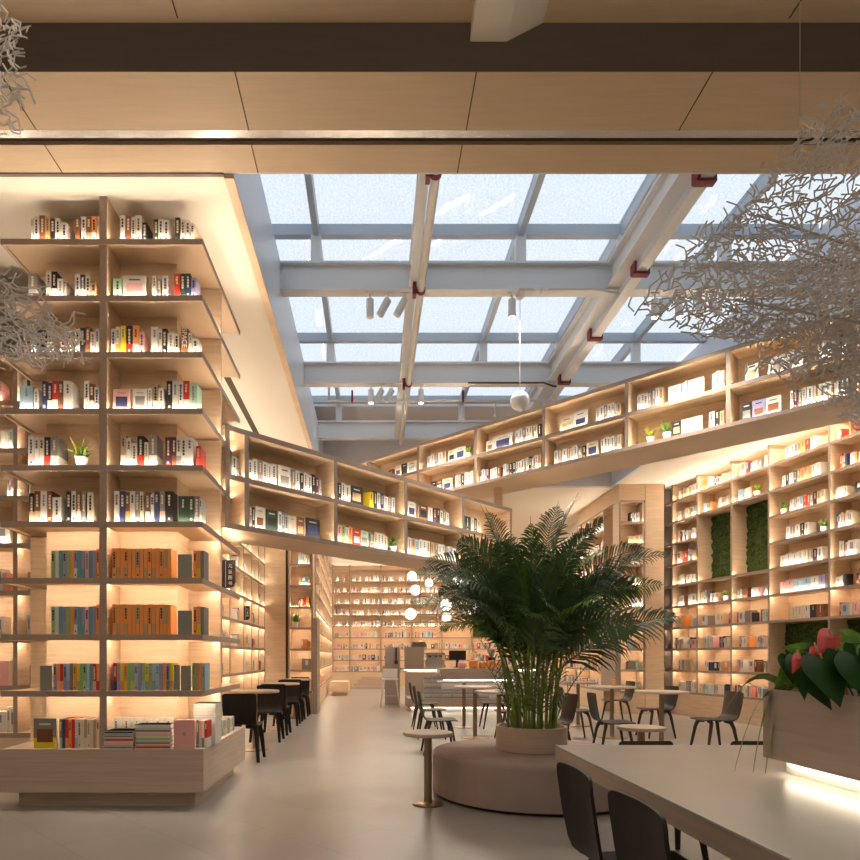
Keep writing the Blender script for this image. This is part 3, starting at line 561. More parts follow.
# wide bay of the right bookcase
RB = {9: (785, 815, 'WWSORW'), 8: (782, 820, 'WKWDSOTOWW'), 7: (790, 824, 'WSWLRRSKTC'), 6: (786, 808, 'WSWKW'), 5: (780, 822, 'WWWWCSKW'), 4: (780, 825, 'PPLLWV'), 3: (790, 824, 'CCWKB')}
bayn = {9: 'topmost', 8: 'second-highest', 7: 'third-highest', 6: 'fourth-highest', 5: 'fifth-highest', 4: 'sixth-highest', 3: 'seventh-highest'}
for lv, (p0, p1, cs) in RB.items():
    row(FR, [(p0, p1, .22, cs)], LV[lv]+TH/2+.001, 'in %s cell of wide bay, right bookcase' % bayn[lv], 'books in the wide bay of the right bookcase')
# all the smaller, farther books: one mass
st = MB(); keys = list(BC); cidx = {c: i+1 for i, c in enumerate(keys)}
def fill(fr, a0, a1, z, pal, d=.05, hmax=.24, dens=.75, dm=.15):
    a = a0+.05+R.uniform(0, .12)
    while a < a1-.08:
        n = R.randint(3, 7); hb = R.uniform(.17, hmax)
        for _ in range(n):
            w = R.uniform(.022, .05)
            if a+w > a1-.03: return
            if R.random() < .12: w = min(.14, a1-.03-a)
            h = hb*R.uniform(.85, 1.08); c = R.choice(pal); st.fbox(fr, a, a+w-.002, d, d+dm, z, z+h, cidx[c]); st.fbox(fr, a+.002, a+w-.004, d+.003, d+dm-.005, z+h, z+h+.001, 0)
            if R.random() < .6: st.fbox(fr, a+w*.25, a+w*.65, d-.001, d, z+h*R.uniform(.3, .5), z+h*.85, cidx['S' if c in 'WCPLT' else 'W'])
            a += w
        a += R.uniform(.05, .22) if R.random() < (1.6-dens) else .02
PALW = 'WWWWWWCCSKPTB'; PALM = 'WWWWWCCCKSBTPLWNRO'
for b in range(len(RS)-1):
    for i in range(10):
        if b == 0 or (b == 4 and i >= 3) or (b, i) in nich or (b in (2, 3) and i == 5) or (b in (4, 5, 6) and i == 0): continue
        fill(FR, RS[b], RS[b+1]-(.4 if (b, i) in ((3, 8), (2, 4)) else 0), LV[i]+TH/2+.001, PALM if i not in (4, 5) else PALW)
for b in range(len(farS)-1):
    for i in range(10):
        if b in (4, 5) and 3 <= i <= 4 or i == 9: continue
        fill(FFW, farS[b], farS[b+1], FLV[i]+TH/2+.001, PALW if i > 3 else PALM+'WWCP', dens=.55 if i > 3 else 1.3)
LS = [0, .75, 1.5, 2.26, 3.4, 3.97, 4.8, 5.6, 6.4]
for b in range(8):
    for i in range(1, 10):
        if R.random() < .6: a = LS[b]+.08; fill(FLW, a, min(LS[b+1], a+.35), LV[i]+TH/2+.001, PALW+'GY', dm=.12)
X0, X1 = PX(288, 14), PX(313, 14); fr = Fr((X0, 14.0), (1, 0), (0, 1))
for i, c in ((1, 'S'), (2, 'O'), (4, 'RO'), (5, 'OE'), (7, 'W'), (6, 'WLO'), (8, 'W')): fill(fr, .14, X1-X0-.02, LV[i]+TH/2+.001, c, dens=1.5)
X0, X1 = PX(619, 14), PX(645, 14); fr = Fr((X0, 14.0), (1, 0), (0, 1))
for i, c in ((0, 'MGS'), (1, 'GMS'), (2, 'LSV'), (3, 'VO'), (4, 'W'), (5, 'WS'), (6, 'SC'), (7, 'WT'), (8, 'WSK'), (9, 'WK')): 
    if i < 9: fill(fr, .16, X1-X0-.02, LV[i]+TH/2+.001, c, dens=1.5)
fr = Fr((PX(313, 14), 14.7), (-.36, 11.6), (-1, 0))
for b in range(8):
    for i in range(0, 9): fill(fr, b*1.4, b*1.4+1.4, LV[i]+TH/2+.001, PALM, dens=.9)
X0 = PX(619, 14); fr = Fr((X0-.02, 14.9), (0, 1), (1, 0)); ss = [0, .95, 1.9, 2.9, 3.9, 4.9, 5.9, 7.9, 9.9, 11.0]
for b in range(9):
    for i in range(0, 9 if b < 2 else 4): fill(fr, ss[b], ss[b+1], LV[i]+TH/2+.001, PALM, dens=.9)
for b, (a0, a1) in enumerate(((0, .85), (.85, 1.7), (1.7, 2.08))):
    for i in range(0, 8): fill(FB, a0, a1, LV[i]+TH/2+.001, PALM, dens=.9)
tag(st.build('shelved_books', [PAPER]+[bmat(c) for c in keys]), 'small distant books filling the far and side book walls', 'books', None, 'stuff')
# ------------------------------------------------------------------ potted plants on shelves
def shelf_plant(fr, px, z, label, s=1.0, yellow=False, d=.09):
    q = fr.p(fr.at(px, d), d, z); t = thing('potted_plant', q, label, 'potted plant', 'small potted plants on the shelves')
    MB().lathe((q[0], q[1]), [(.032*s, z), (.045*s, z+.07*s), (.047*s, z+.075*s), (.04*s, z+.075*s), (.038*s, z+.062*s)], 20).build('pot', WHITE, t, smooth=True)
    m = MB()
    for i in range(46):
        az = R.uniform(0, 6.28); r = R.uniform(.01, .12)*s; hh = R.uniform(.05, .15)*s; b = Vector((q[0]+R.uniform(-.02, .02)*s, q[1]+R.uniform(-.02, .02)*s, z+.06*s))
        e = b+Vector((math.cos(az)*r, math.sin(az)*r, hh)); mid = (b+e)/2+Vector((0, 0, .02*s)); wv = Vector((-math.sin(az), math.cos(az), 0))*.007*s
        m.add([b-wv*.5, b+wv*.5, mid+wv, e, mid-wv], [(0, 1, 2, 4), (4, 2, 3)], 1 if yellow and hh > .11*s else 0)
    m.build('leaves', [LEAFB, LEAFY], t)
TWF = Fr((0, TY0), (1, 0), (0, 1))
shelf_plant(TWF, 81.5, LV[5]+TH/2, 'yellow-tipped plant in white pot on left bay of corner bookcase', 1.15, True)
shelf_plant(Fr((TX1-.08, 5.5), (0, 1), (-1, 0)), 214, LV[4]+TH/2, 'green plant in white pot at the side of corner bookcase', .8)
shelf_plant(B1, 393, Z1[0]+.026, 'bright green plant in white pot on the lower bridge bookcase', 1.0)
shelf_plant(B2, 469, Z2[1]+.026, 'dark green plant in white pot on upper shelf of high bridge', 1.0)
shelf_plant(B2, 650.5, Z2[0]+.026, 'yellow-green plant in white pot on lower shelf of high bridge', 1.05, True)
shelf_plant(B2, 667, Z2[0]+.026, 'taller dark green plant in white pot on lower shelf of high bridge', 1.15)
shelf_plant(FR, 784, LV[7]+TH/2, 'spiky green plant in white pot in wide bay of right bookcase', 1.1)
shelf_plant(FR, 826-2, LV[6]+TH/2, 'green plant in white pot at end of wide bay', 1.1)
shelf_plant(FR, 757, LV[8]+TH/2, 'yellow-green plant in white pot above the moss niche', 1.2, True)
shelf_plant(FR, 726, LV[4]+TH/2, 'yellow plant in white pot below the moss niche', 1.2, True)
shelf_plant(Fr((PX(288, 14), 14.0), (1, 0), (0, 1)), 295.5, LV[3]+TH/2, 'plant in white pot on narrow left bookcase column', 1.6)
# flag signs on the side of the corner bookcase
def sign(px0, px1, py0, py1, Y, label, glyphs):
    X0, X1, za, zb = PX(px0, Y), PX(px1, Y), PZ(py1, Y), PZ(py0, Y); t = thing('hanging_sign', ((X0+X1)/2, Y, za), label, 'sign')
    c = (X1-X0)*.45; poly = [(X0, za), (X1-c, za), (X1-c*.35, za+c*.25), (X1, za+c), (X1, zb), (X0, zb)]
    MB().prism(XY, poly, Y, Y+.03).build('board', BLACK, t)
    xs = X0+(X1-X0)*.27; MB().box(xs, xs+.003, Y-.001, Y, za+.01, zb-.01).build('edge_line', WHITE, t)
    n = len(glyphs); g = min((X1-xs)*.62, (zb-za-.05)/n/1.25); gx = xs+(X1-xs)*.5; z = zb-.03
    for ch in glyphs:
        text('lettering', ch, g*.95, WHITE, t, (gx-ORG[t.name].x, -.0015, z-g-ORG[t.name].z), (math.pi/2, 0, 0)); z -= g*1.25
sign(222, 235, 560, 588, 6.70, 'black hanging sign with white vertical characters beside the corner bookcase', '儿童图书')
sign(244, 249.5, 606, 620, 11.2, 'smaller black hanging sign on the left book wall', '儿童图')
# ------------------------------------------------------------------ furniture
def rshell(mb, prof, n=10, th=.012, m=0):
    """prof: list of (y, z, half width, curvature) -> a thin bent plywood surface"""
    vs = []
    k = len(prof)
    for side in (0, 1):
        for i, (y, z, hw, cv) in enumerate(prof):
            a = prof[max(i-1, 0)]; b = prof[min(i+1, k-1)]; ty, tz = b[0]-a[0], b[1]-a[1]; l = math.hypot(ty, tz) or 1; ny, nz = tz/l*-1, ty/l
            for j in range(n+1):
                u = j/n*2-1; x = hw*u; q = cv*u*u; off = (side-.5)*th
                vs.append((x, y+ny*(q+off), z+nz*(q+off)))
    N = n+1; S = k*N; fs = []
    for i in range(k-1):
        for j in range(n):
            a = i*N+j; fs.append((a, a+1, a+N+1, a+N)); fs.append((S+a, S+a+N, S+a+N+1, S+a+1))
    for i in range(k-1):
        a = i*N; fs.append((a, a+N, S+a+N, S+a)); a = i*N+n; fs.append((a, S+a, S+a+N, a+N))
    for j in range(n): fs.append((j, S+j, S+j+1, j+1)); a = (k-1)*N+j; fs.append((a, a+1, S+a+1, S+a))
    mb.add(vs, fs, m)
def make_chair(M, h=.80):
    t = thing('cafe_chair', (0, 0, 0), 'chair', 'chair'); sz = .445
    m = MB(); rshell(m, [(.235, sz-.015, .17, .0), (.225, sz-.002, .2, .002), (.15, sz+.003, .215, .006), (.0, sz, .215, .010), (-.10, sz, .205, .012), (-.15, sz+.008, .198, .012)]); m.build('seat', M, t, smooth=True)
    m = MB(); b = h-sz
    rshell(m, [(-.152, sz+.009, .197, .012), (-.178, sz+.035, .192, .016), (-.19, sz+.075, .192, .020), (-.205, sz+b*.5, .202, .026), (-.222, sz+b*.85, .202, .028), (-.226, sz+b*.92, .203, .026), (-.228, sz+b*.965, .199, .025), (-.229, sz+b*.99, .188, .022), (-.2292, h, .172, .018)]); m.build('backrest', M, t, smooth=True)
    for sx in (-1, 1):
        for sy in (-1, 1):
            ty = .12 if sy > 0 else -.10
            m = MB(); m.tube([(sx*.05, ty, sz-.022), (sx*.13, ty+sy*.01, sz-.024), (sx*.165, ty+sy*.02, sz-.045), (sx*.185, ty+sy*.04, sz-.11), (sx*.215, ty+sy*.10, .0)], [.030, .034, .034, .030, .019], 8, flat=.62, up=(0, 1, 0)); m.build('leg', M, t, smooth=True)
    return t
def make_table(top='round', r=.35, h=.78, tm=TOPW, pr=.032, br=.22):
    t = thing('bistro_table', (0, 0, 0), 'table', 'table')
    m = MB()
    if top == 'round': m.lathe((0, 0), [(r-.006, h-.03), (r, h-.024), (r, h-.005), (r-.004, h)], 48)
    else: m.box(-top[0]/2, top[0]/2, -top[1]/2, top[1]/2, h-.03, h)
    m.build('tabletop', tm, t, smooth=(top == 'round'))
    MB().lathe((0, 0), [(pr, .012), (pr, h-.03)], 20).build('pole', BRASS, t, smooth=True)
    MB().lathe((0, 0), [(br, 0), (br, .008), (br-.01, .014), (pr+.01, .018), (pr, .03)], 36).build('base_plate', BRASS, t, smooth=True)
    return t
CG = make_chair(GREYC, .80); CB = make_chair(BLACKW, .82)
used = set()
def place(proto, x, y, rz, label, group, s=1):
    o = proto if proto.name not in used else copy_tree(proto); used.add(proto.name)
    o.location = (x, y, 0); o.rotation_euler = (0, 0, rz); o.scale = (s, s, s); tag(o, label, None, group); return o
HP = math.pi/2
# chairs: rz 0 faces away (+Y); -HP faces +X; HP faces -X; pi faces the camera
g = 'brown cafe chairs around the bistro tables'
for px, Y, rz, lab in (
    (424, 11.2, -HP, 'brown chair farthest back in the row left of the palm'), (430, 9.9, -HP, 'brown chair in the middle of the row left of the palm'), (438, 8.3, -HP, 'brown chair nearest in the row left of the palm, behind the small table'),
    (494, 11.3, HP, 'brown chair facing left, just left of the palm stems'), (512, 9.6, HP, 'brown chair half hidden behind the palm stems'),
    (551, 7.9, HP+.1, 'brown chair with rounded back right beside the palm stems'), (575, 9.7, -HP, 'brown chair facing right, behind the palm pot'), (612, 8.0, -HP-.08, 'brown chair facing right between two bistro tables'),
    (617, 12.0, HP, 'brown chair facing left, farthest back on the right'), (656, 10.0, HP+.05, 'brown chair facing left behind the nearest right bistro table'), (715, 8.35, HP+.03, 'lone brown chair facing left, before the right bookcase plinth')):
    place(CG, PX(px, Y), Y, rz, lab, g)
place(CG, PX(661, 3.98), 3.98, math.pi, 'low brown chair tucked at the far end of the big table', g, .875)
place(CG, PX(779, 3.98), 3.98, math.pi, 'brown chair at far end of big table beside the planter box', g, .875)
g = 'black chairs at the left aisle tables'
for i, (Y, rz) in enumerate(((7.75, 0), (9.55, math.pi), (10.35, 0), (11.75, math.pi), (12.55, 0), (13.65, math.pi))):
    place(CB, -1.60+(.02 if i else .03), Y, rz, 'black chair, %s from the near end of the left aisle row' % ordn(i), g)
g = 'black chairs at the big table'
place(CB, 1.02, 2.45, -HP, 'black chair farther along the side of the big table', g); place(CB, 1.03, 1.90, -HP, 'black chair nearest the camera at the side of the big table', g)
TB = make_table('round', .33, .80, br=.22); TL = make_table('round', .212, .615, br=.13, pr=.034); TR = make_table((.95, .6), 0, .82)
g = 'round bistro tables'
for i, Y in enumerate((8.65, 11.05, 13.1)): place(TB, -1.60, Y, 0, '%s round bistro table from the near end of the left aisle' % ordn(i), g)
for px, Y, lab in ((475, 9.9, 'round bistro table beside the row of three chairs'), (499, 8.5, 'bistro table just left of the palm stems'), (578, 11.6, 'farthest round bistro table right of the palm'), (612, 9.9, 'middle round bistro table right of the palm'), (661.5, 8.5, 'wide round bistro table nearest the right pilaster')):
    place(TB, PX(px, Y), Y, 0, lab, g)
place(TR, PX(464, 11.4), 11.4, 0, 'oblong bistro table in front of the display stand', g)
g = 'low side tables by the round ottoman'
place(TL, PX(428, 5.42), 5.42, 0, 'low round side table with brass column left of the ottoman', g); place(TL, PX(641, 5.84), 5.84, 0, 'low round side table right of the ottoman', g)
for p in (CG, CB, TB, TL, TR): assert p.name in used
q = (PX(612, 9.9), 9.9)
tag(MB().lathe((q[0]+.03, q[1]), [(.028, .801), (.032, .90), (.028, .905)], 16).build('candle_cup', mat('amber glass', (.8, .45, .15), .2)), 'small amber cup standing on the middle right bistro table', 'cup')
# ottoman + planter + palm
OC = (1.45, 5.85)
prof = [(.86, .0), (.90, .012), (.90, .36)]+[(.90-.045*(1-math.cos(a)), .36+.04*math.sin(a)) for a in (.4, .8, 1.2, 1.57)]+[(.30, .405)]
o = thing('round_ottoman', (*OC, 0), 'large round mauve-grey upholstered ottoman around the palm pot', 'ottoman')
MB().lathe(OC, [(.84, 0), (.84, .025)], 64).build('base_ring', SEAM, o)
MB().lathe(OC, [(r, z+.02 if z < .3 else z) for r, z in prof], 96).build('cushion', FABRIC, o, smooth=True)
t = thing('palm_planter', (*OC, .405), 'round wooden planter standing in the middle of the ottoman', 'planter')
MB().lathe(OC, [(.312, .406), (.317, .41), (.317, .62), (.312, .624), (.295, .624), (.29, .618), (.29, .58)], 64).build('shell', PLINTH, t, smooth=True)
MB().lathe(OC, [(.289, .5), (.289, .575), (.001, .59)], 40).build('soil', SOIL, t)
palm = thing('areca_palm', (*OC, .58), 'large bushy green palm growing from the wooden planter', 'palm')
def frond(base, az, el, L, droop, mat_, leaf=.33, n=30, curl=0, roll=0):
    m = MB(); p = Vector(base); pts = [p.copy()]; e = el; steps = 16; dirs = []
    for i in range(steps):
        e = el-droop*(i/steps)**1.4; a = az+curl*i/steps
        d = Vector((math.cos(a)*math.cos(e), math.sin(a)*math.cos(e), math.sin(e))); dirs.append(d); p = p+d*L/steps; pts.append(p.copy())
    dirs.append(dirs[-1]); rc = MB(); rc.tube(pts, [.009*(1-.8*i/steps) for i in range(steps+1)], 5)
    for i in range(n):
        u = .16+.84*(i+.5)/n; f = u*steps; k = min(int(f), steps-1); q = pts[k].lerp(pts[k+1], f-k); d = dirs[k]
        side0 = d.cross(Vector((0, 0, 1)));
        if side0.length < .05: side0 = Vector((-math.sin(az), math.cos(az), 0))
        side0.normalize(); side0 = Matrix.Rotation(roll, 3, d) @ side0; upn = side0.cross(d).normalized(); ll = leaf*(math.sin(math.pi*min(1, .18+u*.86))**.7)*R.uniform(.85, 1.1)
        for s in (-1, 1):
            sweep = .55+.5*u+R.uniform(-.1, .1); dd = (side0*s+d*sweep+upn*R.uniform(.1, .4)).normalized()
            wv = d.cross(dd).cross(dd).normalized()*.0098*(leaf/.3)*(1.15-u*.45); q1 = q+dd*ll*.5; q2 = q+dd*ll*.85+Vector((0, 0, -ll*R.uniform(.08, .2))); q3 = q+dd*ll+Vector((0, 0, -ll*R.uniform(.2, .42)))
            m.add([q-wv*.5, q+wv*.5, q1+wv, q1-wv, q2+wv*.6, q2-wv*.6, q3], [(0, 1, 2, 3), (3, 2, 4, 5), (5, 4, 6)], 0)
    fo = m.build('frond', mat_, palm, smooth=True); rc.build('stalk', CANE, fo, smooth=True)
for i in range(30):
    az = R.uniform(0, 6.28); r = .22*math.sqrt(R.random()); b = Vector((OC[0]+math.cos(az)*r, OC[1]+math.sin(az)*r, .57)); hh = R.uniform(.7, 1.35); lean = R.uniform(.02, .26)
    pts = [b+Vector((math.cos(az)*lean*u*u, math.sin(az)*lean*u*u, hh*u)) for u in (0, .25, .5, .75, 1)]
    m = MB(); m.tube(pts, [.0125, .0115, .010, .009, .006], 7)
    m.build('stem', CANE, palm, smooth=True)
FRS = []
for i in range(38):
    az = i*2.399+R.uniform(-.2, .2); tier = (i % 19)/19
    FRS.append((az, math.radians(86-34*tier+R.uniform(-5, 5)), 1.15+.3*R.random(), .55+1.25*tier+R.uniform(-.1, .2), 1.0+.5*R.random()))
FRS += [(0.1, math.radians(56), 1.75, 1.05, 1.15), (math.pi-.1, math.radians(56), 1.4, 1.25, 1.2), (math.pi+.25, math.radians(66), 1.6, 1.4, 1.35), (-.3, math.radians(66), 1.75, 1.35, 1.3), (.2, math.radians(70), 1.75, 1.3, 1.35),
        (math.pi*.93, math.radians(80), 1.65, .55, 1.15), (-.1, math.radians(44), 1.5, .8, 1.05), (4.5, math.radians(80), 1.6, .5, 1.15), (.6, math.radians(86), 1.55, .45, 1.45), (2.4, math.radians(84), 1.6, .5, 1.4), (5.4, math.radians(83), 1.5, .55, 1.45), (3.5, math.radians(82), 1.5, .6, 1.4), (-.2, math.radians(80), 1.55, .8, 1.4), (math.pi*.85, math.radians(62), 1.7, 1.2, 1.3)]
for i, (az, el, L, dr, zb) in enumerate(FRS):
    r = .06+.12*R.random(); frond((OC[0]+math.cos(az)*r, OC[1]+math.sin(az)*r*.9, zb), az, el, L*.86, dr, LEAFL if i % 7 == 3 else LEAFP, leaf=R.uniform(.27, .36), n=42, curl=R.uniform(-.35, .35), roll=R.choice((-1, 1))*R.uniform(.3, 1.2))
for i in range(9):  # low thin shoots
    az = R.uniform(0, 6.28); r = .2; frond((OC[0]+math.cos(az)*r, OC[1]+math.sin(az)*r, .6), az, math.radians(R.uniform(72, 84)), R.uniform(.7, 1.0), .7, LEAFL if i % 3 == 0 else LEAFP, leaf=.2, n=14)
# ------------------------------------------------------------------ the big near table with planter box
TX, TYB = 1.034, 3.63
t = thing('reading_table', (2.1, 2.1, 0), 'big stone-topped reading table filling the lower right corner', 'table')
MB().box(TX, 3.35, .35, TYB, .738, .75).build('tabletop', STONE, t, bevel=.002)
MB().box(TX+.002, 3.348, .352, TYB-.002, .665, .7375).build('table_frame', DESKW, t)
MB().box(TX+.62, 2.75, .95, TYB-.75, 0, .664).build('pedestal', DESKW, t)
t = thing('planter_box', (1.9, 1.9, .75), 'grey-washed wooden planter box raised on the big table', 'planter')
MB().box(1.785, 2.35, .75, 2.76, .751, .8115).build('plinth', WHITE, t)
MB().box(1.715, 2.43, .65, 2.81, .812, .832).box(1.715, 1.735, .65, 2.81, .8325, 1.11).box(2.41, 2.43, .65, 2.81, .8325, 1.11).box(1.736, 2.409, 2.79, 2.81, .8325, 1.11).box(1.736, 2.409, .65, .67, .8325, 1.11).build('shell', mat('grey washed veneer', (.40, .33, .285), .5, noise=.07, nscale=(3, 3, 40)), t)
MB().box(1.736, 2.409, .671, 2.789, .84, 1.06).build('soil', SOIL, t)
MB().box(1.765, 1.775, .78, 2.74, .805, .8115).build('light_strip', mat('table light strip', (1, .85, .65), emit=14), t)
an = thing('anthurium', (2.0, 2.3, 1.06), 'leafy anthurium with coral red flowers growing in the planter box', 'plant')
def heart(c, az, pitch, s, roll, M, name, parent, stem_from=None, cup=.12):
    """heart-shaped leaf: c = where the stalk meets the blade; tip points along az, dropping by pitch"""
    m = MB(); N = 12; out = []
    d = Vector((math.cos(az)*math.cos(pitch), math.sin(az)*math.cos(pitch), -math.sin(pitch))); sd = Vector((-math.sin(az), math.cos(az), 0)); sd = (Matrix.Rotation(roll, 3, d) @ sd); n = sd.cross(d)
    rows = [(-.30, .0, .32), (-.2, .0, .46), (-.05, .0, .52), (.15, 0, .50), (.4, 0, .40), (.65, 0, .25), (.85, 0, .10), (1.0, 0, .005)]
    vs = []; ws = (-1, -.6, -.25, 0, .25, .6, 1)
    for y, _, w in rows:
        for u in ws:
            yy = y
            if y < -.1 and abs(u) < .5: yy = -.04+(y+.04)*abs(u)*2
            vs.append(Vector(c)+(d*yy+sd*u*w+n*(cup*(abs(u)**1.3)*w*1.2-.10*max(0, y)**2))*s)
    K = len(ws)
    m.add(vs, [(i*K+j, i*K+j+1, (i+1)*K+j+1, (i+1)*K+j) for i in range(len(rows)-1) for j in range(K-1)])
    if stem_from is not None:
        a = Vector(stem_from); b = Vector(c); m.tube([a, a.lerp(b, .5)+Vector((0, 0, .03)), b-n*.004], .0035, 6)
    o = m.build(name, M, parent, smooth=True); sd_ = o.modifiers.new('subdivision', 'SUBSURF'); sd_.levels = 1; sd_.render_levels = 1
    return o
def face_leaf(px, py, tx, ty, Y, M, name='leaf', wide=1.0, lean=.35, cup=.14, side=0):
    """heart leaf hanging in view: attached where the stalk meets it, tip towards (tx, ty), facing the aisle"""
    c = Vector((PX(px, Y), Y, PZ(py, Y))); e = Vector((PX(tx, Y), Y, PZ(ty, Y))); L = (e-c).length; d = (e-c).normalized(); d = (d+Vector((-.25*lean, -lean, 0))).normalized()
    sd = d.cross(Vector((side, -1, .25))).normalized(); n = sd.cross(d)
    if n.y > 0: n = -n
    m = MB(); ws = (-1, -.6, -.25, 0, .25, .6, 1); rows = [(-.30, .30), (-.2, .44), (-.05, .50), (.15, .48), (.4, .38), (.65, .24), (.85, .10), (1.0, .005)]; vs = []
    for y, w in rows:
        for u in ws:
            yy = -.04+(y+.04)*abs(u)*2 if (y < -.1 and abs(u) < .5) else y
            vs.append(c+(d*yy+sd*u*w*wide-n*(cup*(abs(u)**1.3)*w)-n*(.25*max(0, y)**2-.1))*L)
    K = len(ws); m.add(vs, [(i*K+j, i*K+j+1, (i+1)*K+j+1, (i+1)*K+j) for i in range(len(rows)-1) for j in range(K-1)])
    r = Vector((max(1.80, c.x+.12), min(2.7, c.y+.06), 1.062)); m.tube([r, r.lerp(c, .5)+Vector((0, 0, .05)), c], .0035, 6)
    o = m.build(name, M, an, smooth=True); q = o.modifiers.new('subdivision', 'SUBSURF'); q.levels = 1; q.render_levels = 1
for (px, py, tx, ty, Y, k, wd) in ((822, 664, 838, 706, 2.30, 0, 1.0), (798, 664, 803, 700, 2.52, 0, .75), (788, 660, 792, 684, 2.62, 0, .9), (806, 651, 778, 646, 2.60, 1, .6), (818, 646, 799, 650, 2.5, 0, .9), (846, 636, 868, 640, 2.5, 1, .7), (842, 655, 856, 688, 2.40, 0, .9),
        (812, 684, 830, 709, 2.36, 0, .7), (786, 672, 772, 690, 2.66, 1, .6), (856, 662, 872, 706, 2.25, 0, 1.0), (872, 650, 896, 680, 2.3, 1, .9), (800, 650, 784, 662, 2.68, 0, .8), (830, 646, 846, 652, 2.62, 1, .8), (812, 672, 806, 690, 2.6, 1, .8), (862, 644, 850, 656, 2.6, 0, .9),
        (890, 650, 905, 690, 2.2, 0, 1), (905, 640, 925, 670, 2.3, 0, 1), (925, 655, 935, 700, 2.1, 0, 1), (835, 668, 850, 684, 2.65, 0, 1), (795, 678, 785, 692, 2.7, 1, .9), (870, 636, 880, 625, 2.6, 0, .6), (848, 670, 838, 686, 2.55, 0, .9), (825, 655, 812, 668, 2.66, 0, .9), (880, 672, 888, 700, 2.4, 1, .8),
        (950, 650, 960, 700, 2.0, 0, 1), (980, 640, 1000, 690, 1.9, 0, 1), (815, 640, 806, 632, 2.66, 0, .5)):
    face_leaf(px, py, tx, ty, Y, LEAFB if k else LEAFA, wide=wd)
for (px, py, tx, ty, Y, wd) in ((830, 637, 817, 655, 2.36, 1.05), (816, 651, 808, 658, 2.38, 1.2), (799, 658, 792, 674, 2.45, .7), (822, 662, 829, 670, 2.34, .9)):
    face_leaf(px, py, tx, ty, Y, SPATHE, 'flower', wd, .2, .3)
    c = Vector((PX(px, Y)-.01, Y-.02, PZ(py, Y))); MB().tube([c, c+Vector((-.02, -.015, .03))], [.006, .003], 8).build('flower_spike', mat('cream spike', (.8, .45, .30), .5), an, smooth=True)
for (y0, dx, dz, L) in ((2.74, -.14, .10, .34), (2.76, -.22, .02, .30), (2.72, -.10, -.02, .26), (2.7, -.3, .2, .2)):
    m = MB(); pts = []; 
    for i in range(9):
        u = i/8; pts.append(Vector((1.78+dx*u*1.0, y0+.03*u, 1.07+.28*u-(.28+L)*u*u*1.2+dz*u)))
    for i, p in enumerate(pts[:-1]):
        w1 = .013*math.sin(math.pi*min(1, .25+i/8*.75)); w2 = .013*math.sin(math.pi*min(1, .25+(i+1)/8*.75)); q = pts[i+1]
        m.add([p+Vector((0, -w1, w1)), p+Vector((0, w1, -w1)), q+Vector((0, w2, -w2)), q+Vector((0, -w2, w2))], [(0, 1, 2, 3)])
    m.build('trailing_blade', CANE, an)
# ------------------------------------------------------------------ counter and display at the back
t = thing('service_counter', (2.3, 16.6, 0), 'long pale service counter with a glowing band under its top', 'counter')
MB().box(.85, 4.2, 16.2, 17.0, 0, .86).build('body', mat('pale counter stone', (.62, .53, .44), .45), t); MB().box(.70, 4.3, 16.1, 17.05, .93, .98).build('countertop', PLINTH, t)
MB().box(.86, 4.19, 16.25, 16.99, .861, .929).build('recess', WHITE, t)
MB().box(.8, 4.25, 16.215, 16.23, .915, .928).build('light_strip', LEDD, t)
x = PX(415, 16.4); t = thing('cabinet_box', (x, 16.4, .98), 'brown veneer equipment housing standing on the counter', 'cabinet')
MB().box(PX(405, 16.4), PX(423.5, 16.4), 16.25, 16.7, .981, PZ(647, 16.4)).build('case', DESKW, t); MB().prism(XY, [(PX(411, 16.4), PZ(647, 16.4)+.001), (PX(426, 16.4), PZ(647, 16.4)+.001), (PX(425, 16.4), PZ(642, 16.4)), (PX(412.5, 16.4), PZ(642, 16.4))], 16.3, 16.6).build('hood', DARKW_SHADE, t)
t = thing('coffee_machine', (PX(436, 16.4), 16.5, .98), 'metal coffee machine between housing and monitor on the counter', 'coffee machine')
MB().box(PX(425.5, 16.5), PX(444, 16.5), 16.35, 16.8, .981, 1.08).box(PX(425.5, 16.5), PX(444, 16.5), 16.45, 16.8, 1.081, 1.18).box(PX(425.5, 16.5), PX(444, 16.5), 16.35, 16.8, 1.30, 1.36).box(PX(427, 16.5), PX(442, 16.5), 16.5, 16.8, 1.181, 1.299).build('body', CHROME, t)
for p in (430, 436, 441): MB().tube([(PX(p, 16.4), 16.4, 1.28), (PX(p, 16.4), 16.32, 1.26)], .02, 8).build('group_head', BLACK, t)
t = thing('monitor', (PX(457.5, 16.3), 16.35, .98), 'black monitor standing on the counter', 'monitor')
MB().box(PX(449, 16.3), PX(466, 16.3), 16.3, 16.33, PZ(660, 16.3), PZ(650.5, 16.3)).build('screen', BLACK, t, bevel=.004); MB().box(PX(456, 16.3), PX(459, 16.3), 16.33, 16.36, .982, 1.2).box(PX(453, 16.3), PX(462, 16.3), 16.3, 16.45, .981, .99).build('stand', BLACK, t)
t = thing('coffee_grinder', (PX(492, 16.4), 16.4, .98), 'dark coffee grinder at the right end of the counter by the palm', 'coffee grinder')
MB().box(PX(488, 16.4), PX(495, 16.4), 16.35, 16.5, .981, 1.24).build('body', BLACK, t); MB().lathe((PX(491.5, 16.4), 16.43), [(.05, 1.241), (.10, 1.42), (.10, 1.44)], 16).build('hopper', GREYM, t, smooth=True)
for i, p in enumerate((500, 504)): tag(MB().lathe((PX(p, 16.3), 16.3), [(.03, .981), (.04, 1.10)], 14).build('paper_cup', WHITE), '%s white cup on the counter beside the grinder' % ('left', 'right')[i], 'cup', 'white cups on the counter')
